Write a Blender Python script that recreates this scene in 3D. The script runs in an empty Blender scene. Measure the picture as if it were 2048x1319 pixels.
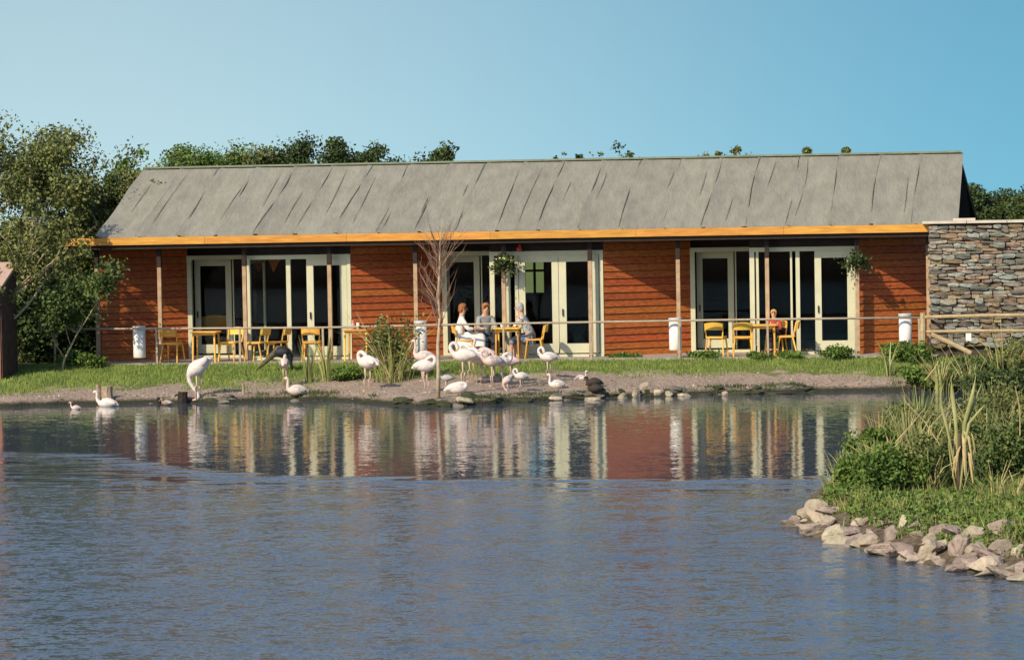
import bpy, bmesh, math, random
import numpy as np
from mathutils import Vector, Matrix
random.seed(7); rng = np.random.default_rng(7)
SC = bpy.context.scene
COL = SC.collection
R = math.radians

# ------------------------------------------------------------------ camera
YAW, PITCH, ROLL = math.atan(.145), math.atan(229.5/6000), .0175
FOC = 6000.0
Fw = Vector((-math.sin(YAW)*math.cos(PITCH), math.cos(YAW)*math.cos(PITCH), -math.sin(PITCH)))
Rt0 = Vector((math.cos(YAW), math.sin(YAW), 0)); Up0 = Rt0.cross(Fw)
Rt = Rt0*math.cos(ROLL) - Up0*math.sin(ROLL); Up = Up0*math.cos(ROLL) + Rt0*math.sin(ROLL)
CAM = Vector((70*math.sin(YAW), -70*math.cos(YAW), 3.95))
cd = bpy.data.cameras.new('camera'); cam = bpy.data.objects.new('camera', cd); COL.objects.link(cam)
m = Matrix((Rt, Up, -Fw)).transposed().to_4x4(); m.translation = CAM
cam.matrix_world = m
cd.sensor_width = 36; cd.lens = FOC/2048*36; cd.clip_start = .5; cd.clip_end = 6000
SC.camera = cam

# ------------------------------------------------------------------ sky, sun, exposure
SUN_E, SUN_A = R(37), R(60)
S = Vector((-math.cos(SUN_E)*math.cos(SUN_A), -math.cos(SUN_E)*math.sin(SUN_A), math.sin(SUN_E)))
w = bpy.data.worlds.new('World'); SC.world = w; w.use_nodes = True
nt = w.node_tree; N = nt.nodes; L = nt.links; N.clear()
tc = N.new('ShaderNodeTexCoord'); sp = N.new('ShaderNodeSeparateXYZ'); L.new(tc.outputs['Generated'], sp.inputs[0])
ad = N.new('ShaderNodeMath'); ad.operation = 'MAXIMUM'; L.new(sp.outputs['Z'], ad.inputs[0]); ad.inputs[1].default_value = 0
ad2 = N.new('ShaderNodeMath'); ad2.operation = 'ADD'; L.new(ad.outputs[0], ad2.inputs[0]); ad2.inputs[1].default_value = .22
cb = N.new('ShaderNodeCombineXYZ'); L.new(sp.outputs['X'], cb.inputs[0]); L.new(sp.outputs['Y'], cb.inputs[1]); L.new(ad2.outputs[0], cb.inputs[2])
nm = N.new('ShaderNodeVectorMath'); nm.operation = 'NORMALIZE'; L.new(cb.outputs[0], nm.inputs[0])
sky = N.new('ShaderNodeTexSky'); sky.sky_type = 'NISHITA'; sky.sun_disc = False
sky.sun_elevation = SUN_E; sky.sun_rotation = math.atan2(S.x, S.y); sky.air_density = 1.0; sky.dust_density = .6; sky.ozone_density = 1.5
L.new(nm.outputs[0], sky.inputs[0])
mr = N.new('ShaderNodeMapRange'); mr.interpolation_type = 'SMOOTHSTEP'
mr.inputs[1].default_value = -.32; mr.inputs[2].default_value = .06
L.new(sp.outputs['X'], mr.inputs[0])
tint = N.new('ShaderNodeMix'); tint.data_type = 'RGBA'
tint.inputs[6].default_value = (1.36, 1.24, .91, 1); tint.inputs[7].default_value = (.42, .74, .68, 1)
L.new(mr.outputs[0], tint.inputs[0])
hi = N.new('ShaderNodeMapRange'); hi.interpolation_type = 'SMOOTHSTEP'; hi.inputs[1].default_value = .06; hi.inputs[2].default_value = .45; L.new(sp.outputs['Z'], hi.inputs[0])
tint2 = N.new('ShaderNodeMix'); tint2.data_type = 'RGBA'; L.new(hi.outputs[0], tint2.inputs[0]); L.new(tint.outputs[2], tint2.inputs[6]); tint2.inputs[7].default_value = (1.40, 1.28, 1.28, 1); tint = tint2
mul = N.new('ShaderNodeMix'); mul.data_type = 'RGBA'; mul.blend_type = 'MULTIPLY'; mul.inputs[0].default_value = 1
L.new(sky.outputs[0], mul.inputs[6]); L.new(tint.outputs[2], mul.inputs[7])
bg = N.new('ShaderNodeBackground'); bg.inputs[1].default_value = .15; L.new(mul.outputs[2], bg.inputs[0])
wo = N.new('ShaderNodeOutputWorld'); L.new(bg.outputs[0], wo.inputs[0])
sl = bpy.data.lights.new('sun', 'SUN'); sun = bpy.data.objects.new('sun', sl); COL.objects.link(sun)
sl.energy = 4.4; sl.angle = R(.5); sl.color = (1, .86, .66)
sun.rotation_euler = (-S).to_track_quat('-Z', 'Y').to_euler()
SC.view_settings.view_transform = 'Standard'; SC.view_settings.look = 'None'
SC.view_settings.exposure = .15; SC.view_settings.gamma = 1
SC.view_settings.use_curve_mapping = False

# ------------------------------------------------------------------ helpers
def ray(u, v):
    d = Fw + Rt*((u-1024)/FOC) - Up*((v-659.5)/FOC); return d.normalized()
def atY(u, v, Y):
    d = ray(u, v); return CAM + d*((Y-CAM.y)/d.y)
def atZ(u, v, Z):
    d = ray(u, v); return CAM + d*((Z-CAM.z)/d.z)
def X_(u, Y, v=600): return atY(u, v, Y).x
def Z_(u, v, Y): return atY(u, v, Y).z

MATS = {}
def mat(name, col, rough=.7, col2=None, scale=6, bump=0, bscale=None, stretch=(1,1,1), spec=.3, island=0, objrand=0, metal=0, detail=4, sss=0):
    if name in MATS: return MATS[name]
    m = bpy.data.materials.new(name); m.use_nodes = True; n = m.node_tree.nodes; l = m.node_tree.links
    b = n['Principled BSDF']; b.inputs['Roughness'].default_value = rough; b.inputs['Metallic'].default_value = metal
    b.inputs['Specular IOR Level'].default_value = spec
    col2 = col2 or tuple(c*.7 for c in col)
    g = n.new('ShaderNodeNewGeometry'); mp = n.new('ShaderNodeMapping'); mp.inputs['Scale'].default_value = stretch
    l.new(g.outputs['Position'], mp.inputs[0])
    nz = n.new('ShaderNodeTexNoise'); nz.inputs['Scale'].default_value = scale; nz.inputs['Detail'].default_value = detail
    nz.inputs['Roughness'].default_value = .65
    l.new(mp.outputs[0], nz.inputs[0])
    cr = n.new('ShaderNodeValToRGB'); cr.color_ramp.elements[0].position = .3; cr.color_ramp.elements[1].position = .7
    cr.color_ramp.elements[0].color = (*col2, 1); cr.color_ramp.elements[1].color = (*col, 1)
    l.new(nz.outputs['Fac'], cr.inputs[0]); out = cr.outputs[0]
    if island or objrand:
        hs = n.new('ShaderNodeHueSaturation'); l.new(out, hs.inputs['Color'])
        r = g.outputs['Random Per Island'] if island else n.new('ShaderNodeObjectInfo').outputs['Random']
        k = island or objrand
        a = n.new('ShaderNodeMapRange'); a.inputs[3].default_value = 1-k; a.inputs[4].default_value = 1+k; l.new(r, a.inputs[0]); l.new(a.outputs[0], hs.inputs['Value'])
        c = n.new('ShaderNodeMapRange'); c.inputs[3].default_value = .5-k*.06; c.inputs[4].default_value = .5+k*.06
        f = n.new('ShaderNodeMath'); f.operation = 'FRACT'; f2 = n.new('ShaderNodeMath'); f2.operation = 'MULTIPLY'; f2.inputs[1].default_value = 7.3
        l.new(r, f2.inputs[0]); l.new(f2.outputs[0], f.inputs[0]); l.new(f.outputs[0], c.inputs[0]); l.new(c.outputs[0], hs.inputs['Hue']); out = hs.outputs[0]
    l.new(out, b.inputs['Base Color'])
    if bump:
        nb = n.new('ShaderNodeTexNoise'); nb.inputs['Scale'].default_value = bscale or scale*3; nb.inputs['Detail'].default_value = 5
        l.new(mp.outputs[0], nb.inputs[0]); bp = n.new('ShaderNodeBump'); bp.inputs['Strength'].default_value = 1; bp.inputs['Distance'].default_value = bump
        l.new(nb.outputs['Fac'], bp.inputs['Height']); l.new(bp.outputs[0], b.inputs['Normal'])
    if sss:
        b.inputs['Transmission Weight'].default_value = 0
    MATS[name] = m; return m

class MB:
    def __init__(s): s.v = []; s.f = []
    def add(s, vs, fs):
        o = len(s.v); s.v += [tuple(p) for p in vs]; s.f += [tuple(i+o for i in f) for f in fs]; return s
    def box(s, a, b, rot=0, piv=None, jit=0):
        x0,y0,z0 = a; x1,y1,z1 = b
        P = [Vector(p) for p in ((x0,y0,z0),(x1,y0,z0),(x1,y1,z0),(x0,y1,z0),(x0,y0,z1),(x1,y0,z1),(x1,y1,z1),(x0,y1,z1))]
        if jit: P = [p+Vector((random.uniform(-jit,jit),random.uniform(-jit,jit),random.uniform(-jit,jit))) for p in P]
        if rot:
            c = Vector(piv) if piv else Vector(((x0+x1)/2,(y0+y1)/2,0)); M = Matrix.Rotation(rot,3,'Z'); P = [M@(p-c)+c for p in P]
        return s.add(P, [(0,3,2,1),(4,5,6,7),(0,1,5,4),(1,2,6,5),(2,3,7,6),(3,0,4,7)])
    def prism(s, p, q, wx, wy):      # bar from p to q, cross-section wx along side, wy other
        p = Vector(p); q = Vector(q); d = (q-p).normalized()
        a = d.cross(Vector((0,1,0)));
        if a.length < .1: a = d.cross(Vector((1,0,0)))
        a.normalize(); b = d.cross(a)
        P = []
        for c in (p,q):
            for (i,j) in ((-1,-1),(1,-1),(1,1),(-1,1)): P.append(c+a*(i*wx/2)+b*(j*wy/2))
        return s.add(P, [(0,3,2,1),(4,5,6,7),(0,1,5,4),(1,2,6,5),(2,3,7,6),(3,0,4,7)])
    def tube(s, pts, rad, n=8, sq=1.0, cap=True):
        pts = [Vector(p) for p in pts]; k = len(pts)
        if not hasattr(rad, '__len__'): rad = [rad]*k
        vs = []; u = None
        for i in range(k):
            d = (pts[min(i+1,k-1)]-pts[max(i-1,0)]).normalized()
            if u is None:
                u = d.cross(Vector((0,1,0)))
                if u.length < .2: u = d.cross(Vector((1,0,0)))
            u = (u - d*u.dot(d)).normalized(); v = d.cross(u)
            for j in range(n):
                a = 2*math.pi*j/n; vs.append(pts[i]+u*(math.cos(a)*rad[i])+v*(math.sin(a)*rad[i]*sq))
        fs = [(i*n+j, i*n+(j+1)%n, (i+1)*n+(j+1)%n, (i+1)*n+j) for i in range(k-1) for j in range(n)]
        if cap: fs += [tuple(range(n))[::-1], tuple((k-1)*n+j for j in range(n))]
        return s.add(vs, fs)
    def ell(s, c, r, n=10, m_=7, rot=None):
        c = Vector(c); vs = [Vector((0,0,r[2]))]
        for i in range(1,m_):
            t = math.pi*i/m_
            for j in range(n):
                a = 2*math.pi*j/n; vs.append(Vector((r[0]*math.sin(t)*math.cos(a), r[1]*math.sin(t)*math.sin(a), r[2]*math.cos(t))))
        vs.append(Vector((0,0,-r[2])))
        if rot: vs = [rot@p for p in vs]
        vs = [p+c for p in vs]
        fs = [(0,1+j,1+(j+1)%n) for j in range(n)]
        for i in range(m_-2):
            for j in range(n): fs.append((1+i*n+j, 1+(i+1)*n+j, 1+(i+1)*n+(j+1)%n, 1+i*n+(j+1)%n))
        b = 1+(m_-2)*n; e = len(vs)-1; fs += [(b+j, e, b+(j+1)%n) for j in range(n)]
        return s.add(vs, fs)
    def mesh(s, name, material, smooth=False):
        me = bpy.data.meshes.new(name); me.from_pydata(s.v, [], s.f); me.materials.append(material)
        if smooth: me.shade_smooth()
        me.update(); return me
    def build(s, name, material, parent=None, smooth=False, loc=None, kind=None):
        return link(name, s.mesh(name, material, smooth), parent, loc, kind)
def link(name, me, parent=None, loc=None, kind=None):
    o = bpy.data.objects.new(name, me); COL.objects.link(o)
    if parent: o.parent = parent
    if loc is not None: o.location = loc
    if kind: o['kind'] = kind
    return o
def tag(o, label, cat, group=None):
    o['label'] = label; o['category'] = cat
    if group: o['group'] = group
    return o
def thing(name, label, cat, loc=(0,0,0), rz=0, group=None):
    o = bpy.data.objects.new(name, None); COL.objects.link(o); o.location = loc; o.rotation_euler = (0,0,rz)
    o.empty_display_size = .1
    return tag(o, label, cat, group)
def dup(root, loc=None, rz=None, label=None, group=None):
    r = root.copy(); COL.objects.link(r)
    if loc is not None: r.location = loc
    if rz is not None: r.rotation_euler = (0,0,rz)
    if label: r['label'] = label
    if group: r['group'] = group
    for ch in list(root.children):
        c = ch.copy(); COL.objects.link(c); c.parent = r
        for g in list(ch.children):
            d = g.copy(); COL.objects.link(d); d.parent = c
    return r
def np_mesh(name, V, Fq, material, smooth=False):      # V (n,3), Fq (m,k)
    me = bpy.data.meshes.new(name); V = np.asarray(V, dtype=np.float32); Fq = np.asarray(Fq, dtype=np.int32)
    k = Fq.shape[1]; me.vertices.add(len(V)); me.vertices.foreach_set('co', V.ravel())
    me.loops.add(Fq.size); me.loops.foreach_set('vertex_index', Fq.ravel())
    me.polygons.add(len(Fq)); me.polygons.foreach_set('loop_start', np.arange(0, Fq.size, k, dtype=np.int32))
    me.polygons.foreach_set('loop_total', np.full(len(Fq), k, dtype=np.int32))
    me.update(calc_edges=True); me.materials.append(material)
    if smooth: me.shade_smooth()
    return me
def leaves(C, size, flat=0.0, aspect=1.6):         # quads at centres C, random orientation
    n = len(C); d = rng.normal(size=(n,3)); d[:,2] *= (1-flat); d /= np.linalg.norm(d,axis=1)[:,None]
    e = rng.normal(size=(n,3)); e -= d*(e*d).sum(1)[:,None]; e /= np.linalg.norm(e,axis=1)[:,None]
    s = (size*(.6+.8*rng.random(n)))[:,None]
    V = np.stack([C-d*s*aspect/2, C+e*s*.5, C+d*s*aspect/2, C-e*s*.5], 1).reshape(-1,3)
    F = np.arange(4*n).reshape(n,4); return V, F
def blades(P, h, w_, lean=.35, seg=2):           # upright tapering blades, triangles-ish quads
    n = len(P); a = rng.random(n)*2*math.pi; h = h*(.5+.9*rng.random(n)); l = lean*rng.random(n)*h
    dx = np.cos(a)*l; dy = np.sin(a)*l; b = rng.random(n)*math.pi; wx = np.cos(b)*w_/2; wy = np.sin(b)*w_/2*.6
    base0 = P + np.stack([-wx,-wy,0*wx],1); base1 = P + np.stack([wx,wy,0*wx],1)
    tip = P + np.stack([dx,dy,h],1)
    V = np.stack([base0,base1,tip],1).reshape(-1,3); F = np.arange(3*n).reshape(n,3); return V, F

# ------------------------------------------------------------------ terrain
SHORE_PX = [(-500,812),(0,814),(150,809),(300,806),(440,806),(560,801),(660,800),(740,806),(830,814),(930,811),(1000,806),(1100,801),(1200,796),
            (1300,793),(1400,789),(1550,786),(1650,783),(1800,781),(2048,777),(2600,770)]
sh = [atZ(u,v,0) for u,v in SHORE_PX]
SX = np.array([-60]+[p.x for p in sh]+[60]); SY = np.array([sh[0].y]+[p.y for p in sh]+[sh[-1].y])
PEN_PX = [(2600,872),(2100,876),(1880,884),(1740,915),(1668,955),(1612,1000),(1572,1042),(1600,1064),(1680,1086),(1760,1108),(1850,1127),(1940,1143),(2048,1160),(2300,1190),(2900,1190)]
PEN = np.array([tuple(atZ(u,v,0).xy) for u,v in PEN_PX])
def sd_poly(x, y, P):
    d = np.full(x.shape, 1e9); ins = np.zeros(x.shape, bool); n = len(P)
    for i in range(n):
        ax,ay = P[i]; bx,by = P[(i+1)%n]; ex,ey = bx-ax, by-ay
        t = np.clip(((x-ax)*ex+(y-ay)*ey)/(ex*ex+ey*ey),0,1)
        d = np.minimum(d, np.hypot(x-ax-t*ex, y-ay-t*ey))
        c = (ay>y) != (by>y)
        xi = np.where(c, ax+(y-ay)/(by-ay+1e-12)*ex, 0); ins ^= c & (x < xi)
    return np.where(ins, d, -d)
def wob(x, y, f, s): return np.sin(x*f+s)*np.cos(y*f*1.3+s*2)+.5*np.sin(x*f*2.3+y*f*1.7+s)
SLAB = .62; BACK = -1.0
def height(x, y):
    x = np.asarray(x, float); y = np.asarray(y, float)
    ys = np.interp(x, SX, SY) + .10*wob(x, y*0, 3.1, 1.0) + .05*np.sin(x*9)
    d = y-ys; t = np.clip((d-.12)/np.maximum(BACK-ys-.12,.5),0,1)
    zb = np.where(d < 0, np.maximum(d*.6,-.7), np.where(d < .12, d/.12*.13, .13+(.58-.13)*t))
    zb = zb + np.where(d > .2, .018*wob(x,y,1.7,.3)*np.clip(t*6,0,1)*np.clip((1-t)*6,0,1), 0)
    s = sd_poly(x, y, PEN); s = s + .07*wob(x,y,4.0,2.0)
    zp = np.where(s < 0, np.maximum(s*.6,-.7), np.minimum(s*.42, .34)+.03*wob(x,y,2.3,.7)*np.clip(s,0,1))
    far = np.clip((np.abs(x-0)-42)/3,0,1)*1.3-.7
    near = np.clip((-96-y)/3,0,1)*1.3-.7
    return np.maximum(np.maximum(zb, zp), np.maximum(far, near))
def hz(x, y): return float(height(np.array([x]), np.array([y]))[0])
def ground_at(u, v):
    d = ray(u, v); t = np.arange(25, 95, .04)
    h = np.maximum(height(CAM.x+d.x*t, CAM.y+d.y*t), 0); k = int(np.argmax(CAM.z+d.z*t <= h))
    return CAM + d*float(t[k])

def mud_grass_mat():
    m = bpy.data.materials.new('bank_earth_and_turf'); m.use_nodes = True; n = m.node_tree.nodes; l = m.node_tree.links; b = n['Principled BSDF']
    b.inputs['Roughness'].default_value = .9; b.inputs['Specular IOR Level'].default_value = .15
    g = n.new('ShaderNodeNewGeometry'); s = n.new('ShaderNodeSeparateXYZ'); l.new(g.outputs['Position'], s.inputs[0])
    def noise(sc, det=4):
        q = n.new('ShaderNodeTexNoise'); q.inputs['Scale'].default_value = sc; q.inputs['Detail'].default_value = det; l.new(g.outputs['Position'], q.inputs[0]); return q.outputs['Fac']
    def mth(op, a, b_):
        q = n.new('ShaderNodeMath'); q.operation = op
        for i, z in enumerate((a, b_)):
            if isinstance(z, (int,float)): q.inputs[i].default_value = z
            else: l.new(z, q.inputs[i])
        return q.outputs[0]
    def ramp(f, c0, c1, p0=.3, p1=.7):
        q = n.new('ShaderNodeValToRGB'); q.color_ramp.elements[0].position = p0; q.color_ramp.elements[1].position = p1
        q.color_ramp.elements[0].color = (*c0,1); q.color_ramp.elements[1].color = (*c1,1); l.new(f, q.inputs[0]); return q.outputs[0]
    def mix(f, a, c):
        q = n.new('ShaderNodeMix'); q.data_type = 'RGBA'; l.new(f, q.inputs[0])
        for i, z in ((6,a),(7,c)):
            if isinstance(z, tuple): q.inputs[i].default_value = (*z,1)
            else: l.new(z, q.inputs[i])
        return q.outputs[2]
    mud = mix(noise(9), ramp(noise(1.6), (.25,.19,.14), (.38,.295,.225)), ramp(noise(14), (.19,.14,.10), (.44,.35,.28), .35, .65))
    grass = mix(noise(2.5), ramp(noise(20,5), (.07,.11,.02), (.15,.21,.05)), ramp(noise(9), (.11,.13,.035), (.20,.21,.07)))
    # turf threshold: earth low on the slope, most of it in the middle of the bank
    ax = mth('ABSOLUTE', mth('SUBTRACT', s.outputs['X'], 1.5), 0)
    mrx = n.new('ShaderNodeMapRange'); mrx.inputs[1].default_value = 2; mrx.inputs[2].default_value = 8; mrx.inputs[3].default_value = .42; mrx.inputs[4].default_value = .27; l.new(ax, mrx.inputs[0])
    h = mth('SUBTRACT', mth('ADD', s.outputs['Z'], mth('MULTIPLY', mth('SUBTRACT', noise(1.3,5), .5), .42)), mrx.outputs[0])
    f = n.new('ShaderNodeMapRange'); f.inputs[1].default_value = -.015; f.inputs[2].default_value = .02; l.new(h, f.inputs[0])
    c = mix(f.outputs[0], mud, grass)
    wet = n.new('ShaderNodeMapRange'); wet.inputs[1].default_value = .06; wet.inputs[2].default_value = .14; l.new(mth('ADD', s.outputs['Z'], mth('MULTIPLY', mth('SUBTRACT', noise(5), .5), .06)), wet.inputs[0])
    c = mix(wet.outputs[0], (.035,.035,.022), c)
    py = n.new('ShaderNodeMapRange'); py.inputs[1].default_value = -18; py.inputs[2].default_value = -14; l.new(s.outputs['Y'], py.inputs[0])
    c = mix(py.outputs[0], ramp(noise(12), (.07,.055,.035), (.17,.135,.09)), c)
    l.new(c, b.inputs['Base Color'])
    bp = n.new('ShaderNodeBump'); bp.inputs['Distance'].default_value = .05; l.new(noise(16,6), bp.inputs['Height']); l.new(bp.outputs[0], b.inputs['Normal'])
    return m
def grid_ground():
    xs = np.concatenate([[-3000,-1200,-500,-200,-110,-80],np.arange(-60,-24,1.5),np.arange(-24,24,.16),np.arange(24,62,1.5),[80,110,200,500,1200,3000]])
    ys = np.concatenate([[-3000,-1000,-400,-200,-130],np.arange(-110,-44,1.5),np.arange(-44,0,.16),np.arange(0,30,1.0),[40,60,100,200,500,1200,3000]])
    X, Y = np.meshgrid(xs, ys); Z = height(X, Y)
    V = np.stack([X.ravel(),Y.ravel(),Z.ravel()],1); a = np.arange(X.size).reshape(X.shape)
    F = np.stack([a[:-1,:-1],a[:-1,1:],a[1:,1:],a[1:,:-1]],-1).reshape(-1,4)
    return link('ground', np_mesh('ground', V, F, mud_grass_mat(), True), kind='structure')
grid_ground()

# ------------------------------------------------------------------ water
def water_mat():
    m = bpy.data.materials.new('pond_water'); m.use_nodes = True; n = m.node_tree.nodes; l = m.node_tree.links; b = n['Principled BSDF']
    b.inputs['Base Color'].default_value = (.058,.078,.100,1); b.inputs['Roughness'].default_value = .03; b.inputs['IOR'].default_value = 1.40
    b.inputs['Specular IOR Level'].default_value = .95
    g = n.new('ShaderNodeNewGeometry'); s = n.new('ShaderNodeSeparateXYZ'); l.new(g.outputs['Position'], s.inputs[0])
    def mth(op, a, b_=0, c_=None):
        q = n.new('ShaderNodeMath'); q.operation = op
        for i, z in enumerate((a, b_, c_)):
            if z is None: continue
            if isinstance(z, (int,float)): q.inputs[i].default_value = z
            else: l.new(z, q.inputs[i])
        return q.outputs[0]
    def noise(sc, st=(1,1,1), det=2, rot=0, rough=.5, dist=0):
        mp = n.new('ShaderNodeMapping'); mp.inputs['Scale'].default_value = st; mp.inputs['Rotation'].default_value = (0,0,rot); l.new(g.outputs['Position'], mp.inputs[0])
        q = n.new('ShaderNodeTexNoise'); q.inputs['Scale'].default_value = sc; q.inputs['Detail'].default_value = det; q.inputs['Roughness'].default_value = rough
        q.inputs['Distortion'].default_value = dist
        l.new(mp.outputs[0], q.inputs[0]); return q.outputs['Fac']
    def curve_of_x(px):
        P = [atZ(u,v,0) for u,v in px]; q = n.new('ShaderNodeFloatCurve'); c = q.mapping.curves[0]
        c.points[0].location = ((P[0].x+15)/30, (P[0].y+40)/30); c.points[-1].location = ((P[-1].x+15)/30, (P[-1].y+40)/30)
        for p in P[1:-1]: c.points.new((p.x+15)/30, (p.y+40)/30)
        for p in c.points: p.handle_type = 'AUTO_CLAMPED'
        q.mapping.update(); l.new(mth('DIVIDE', mth('ADD', s.outputs['X'], 15), 30), q.inputs['Value'])
        return mth('SUBTRACT', mth('MULTIPLY', q.outputs[0], 30), 40)
    jit = mth('MULTIPLY', mth('SUBTRACT', noise(1.0,(.45,1.5,1),det=4), .5), 2.4)
    Y = mth('ADD', s.outputs['Y'], jit)
    e1 = curve_of_x([(-600,905),(0,908),(150,912),(280,928),(380,946),(520,956),(700,962),(1000,964),(1400,962),(1700,958),(2300,950)])
    e2 = curve_of_x([(-600,968),(0,968),(150,966),(300,968),(500,972),(700,975),(1000,977),(1400,975),(1700,968),(2300,960)])
    def band(c, w0, y=None):     # 1 near the curve
        d = mth('ABSOLUTE', mth('SUBTRACT', y or Y, c)); q = n.new('ShaderNodeMapRange'); q.inputs[1].default_value = 0; q.inputs[2].default_value = w0
        q.inputs[3].default_value = 1; q.inputs[4].default_value = 0; l.new(d, q.inputs[0]); return q.outputs[0]
    open_ = n.new('ShaderNodeMapRange'); open_.interpolation_type = 'SMOOTHSTEP'; open_.inputs[1].default_value = .8; open_.inputs[2].default_value = -2.4
    l.new(mth('SUBTRACT', Y, e2), open_.inputs[0])
    mid = n.new('ShaderNodeMapRange'); mid.inputs[1].default_value = .15; mid.inputs[2].default_value = -.2; l.new(mth('SUBTRACT', Y, e1), mid.inputs[0])
    # farther out the breeze grows
    far = n.new('ShaderNodeMapRange'); far.interpolation_type = 'SMOOTHSTEP'; far.inputs[1].default_value = -26; far.inputs[2].default_value = -34
    far.inputs[3].default_value = .50; far.inputs[4].default_value = 1; l.new(s.outputs['Y'], far.inputs[0])
    patch = n.new('ShaderNodeMapRange'); patch.inputs[1].default_value = .35; patch.inputs[2].default_value = .65; patch.inputs[3].default_value = .75; patch.inputs[4].default_value = 1.15
    l.new(noise(.35,(.6,1.4,1),3), patch.inputs[0])
    amp = mth('MULTIPLY', mth('MULTIPLY', open_.outputs[0], far.outputs[0]), patch.outputs[0])
    streak = noise(1.6,(.5,2.2,1),2)
    stp = n.new('ShaderNodeMapRange'); stp.inputs[1].default_value = .43; stp.inputs[2].default_value = .58; l.new(streak, stp.inputs[0])
    amp = mth('MAXIMUM', amp, mth('MULTIPLY', mth('MULTIPLY', mid.outputs[0], stp.outputs[0]), .8))
    amp = mth('MAXIMUM', amp, mth('MULTIPLY', band(e1, .9), .35))
    amp = mth('MAXIMUM', amp, mth('MULTIPLY', band(e2, .6), .35))
    rgh = n.new('ShaderNodeMapRange'); rgh.inputs[3].default_value = .03; rgh.inputs[4].default_value = .16; l.new(amp, rgh.inputs[0]); l.new(rgh.outputs[0], b.inputs['Roughness'])
    amp = mth('MAXIMUM', amp, .095)
    def vm(op, a, b_):
        q = n.new('ShaderNodeVectorMath'); q.operation = op
        for i, z in enumerate((a, b_)):
            if isinstance(z, tuple): q.inputs[i].default_value = z
            elif isinstance(z, (int,float)): q.inputs['Scale'].default_value = z
            else: l.new(z, q.inputs['Scale'] if (op == 'SCALE' and i == 1) else q.inputs[i])
        return q.outputs[0]
    def slopes(sc, st, rot, k, det=2, dist=.3):   # two independent slopes of the wave facets
        mp = n.new('ShaderNodeMapping'); mp.inputs['Scale'].default_value = st; mp.inputs['Rotation'].default_value = (0,0,rot); l.new(g.outputs['Position'], mp.inputs[0])
        q = n.new('ShaderNodeTexNoise'); q.inputs['Scale'].default_value = sc; q.inputs['Detail'].default_value = det; q.inputs['Distortion'].default_value = dist
        l.new(mp.outputs[0], q.inputs[0]); return vm('SCALE', vm('SUBTRACT', q.outputs['Color'], (.5,.5,.5)), k)
    sl_ = vm('ADD', slopes(2.6,(.8,1.4,1),.1,.50), slopes(9,(.8,1.2,1),-.15,.80)); sl_ = vm('ADD', sl_, slopes(30,(.8,1.2,1),.2,.75,1,0))
    sl_ = vm('ADD', vm('SCALE', sl_, amp), slopes(1.0,(.4,1.4,1),.05,.012,1))
    wv_ = n.new('ShaderNodeCombineXYZ'); l.new(mth('MULTIPLY', mth('MULTIPLY', mth('ADD', band(e1, .9), mth('MULTIPLY', band(e2, .6), .7)), stp.outputs[0]), -.17), wv_.inputs[1])
    sl_ = vm('ADD', sl_, wv_.outputs[0])
    nv = vm('NORMALIZE', vm('ADD', vm('MULTIPLY', sl_, (.8,1,0)), (0,0,1)), (0,0,0))
    l.new(nv, b.inputs['Normal'])
    return m
MB().add([(-60,-110,0),(60,-110,0),(60,-2,0),(-60,-2,0)], [(0,1,2,3)]).build('water', water_mat(), kind='structure')

# ------------------------------------------------------------------ materials
M_cedar = mat('cedar_cladding', (.54,.15,.034), .6, (.22,.055,.016), 3.4, .004, 9, (.45,4,9), objrand=.15)
M_post = mat('verandah_post_wood', (.50,.36,.22), .7, (.32,.2,.11), 5)
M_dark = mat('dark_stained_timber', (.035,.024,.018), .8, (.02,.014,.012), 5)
M_cream = mat('cream_window_paint', (.60,.58,.40), .5, (.50,.50,.34), 2)
M_fascia = mat('ochre_fascia_paint', (.70,.34,.06), .55, (.44,.19,.03), 2.2, .003, 20, (1,1,9), objrand=.10)
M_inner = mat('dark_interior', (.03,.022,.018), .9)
M_conc = mat('slab_concrete', (.42,.37,.31), .9, (.30,.26,.21), 5, .006, 30)
M_white = mat('white_enamel', (.80,.78,.72), .4, (.70,.68,.62), 4)
M_pine = mat('pine_furniture', (.86,.50,.10), .45, (.70,.35,.06), 8, objrand=.25)
M_rail = mat('weathered_rail', (.46,.38,.27), .8, (.30,.24,.16), 6, .004, 30)
M_bird = mat('white_feathers', (.76,.69,.62), .9, (.58,.50,.46), 13, .012, 40)
M_pink = mat('pinkish_feathers', (.72,.57,.50), .9, (.56,.42,.37), 13, .012, 40)
M_grey = mat('grey_feathers', (.46,.45,.42), .9, (.30,.30,.29), 16, .012, 40)
M_leg = mat('pink_leg_skin', (.70,.50,.40), .6)
M_bill = mat('horn_bill', (.60,.30,.12), .5)
M_black = mat('black_feathers', (.018,.022,.022), .6, (.015,.02,.02), 9)
M_bark = mat('pale_wind_worn_bark', (.52,.42,.27), .85, (.34,.26,.16), 10, .01, 30)
def glass_mat():
    m = bpy.data.materials.new('window_glass'); m.use_nodes = True; b = m.node_tree.nodes['Principled BSDF']
    b.inputs['Base Color'].default_value = (.8,.85,.82,1); b.inputs['Roughness'].default_value = .01; b.inputs['Transmission Weight'].default_value = 1; b.inputs['IOR'].default_value = 1.22
    return m
M_glass = glass_mat()

# ------------------------------------------------------------------ cafe building
NEAR, DEEP, DOORY = .24, 1.62, 2.02
cafe = thing('cafe_building', 'long low cedar clad cafe with grey felt roof and cream glazed doors', 'building', (0,0,0))
bays = [(375,702),(885,1207),(1381,1716)]
ZT = 3.10; ZB = SLAB+.06
XL = X_(200, NEAR); XR = X_(1868, 0)
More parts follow.
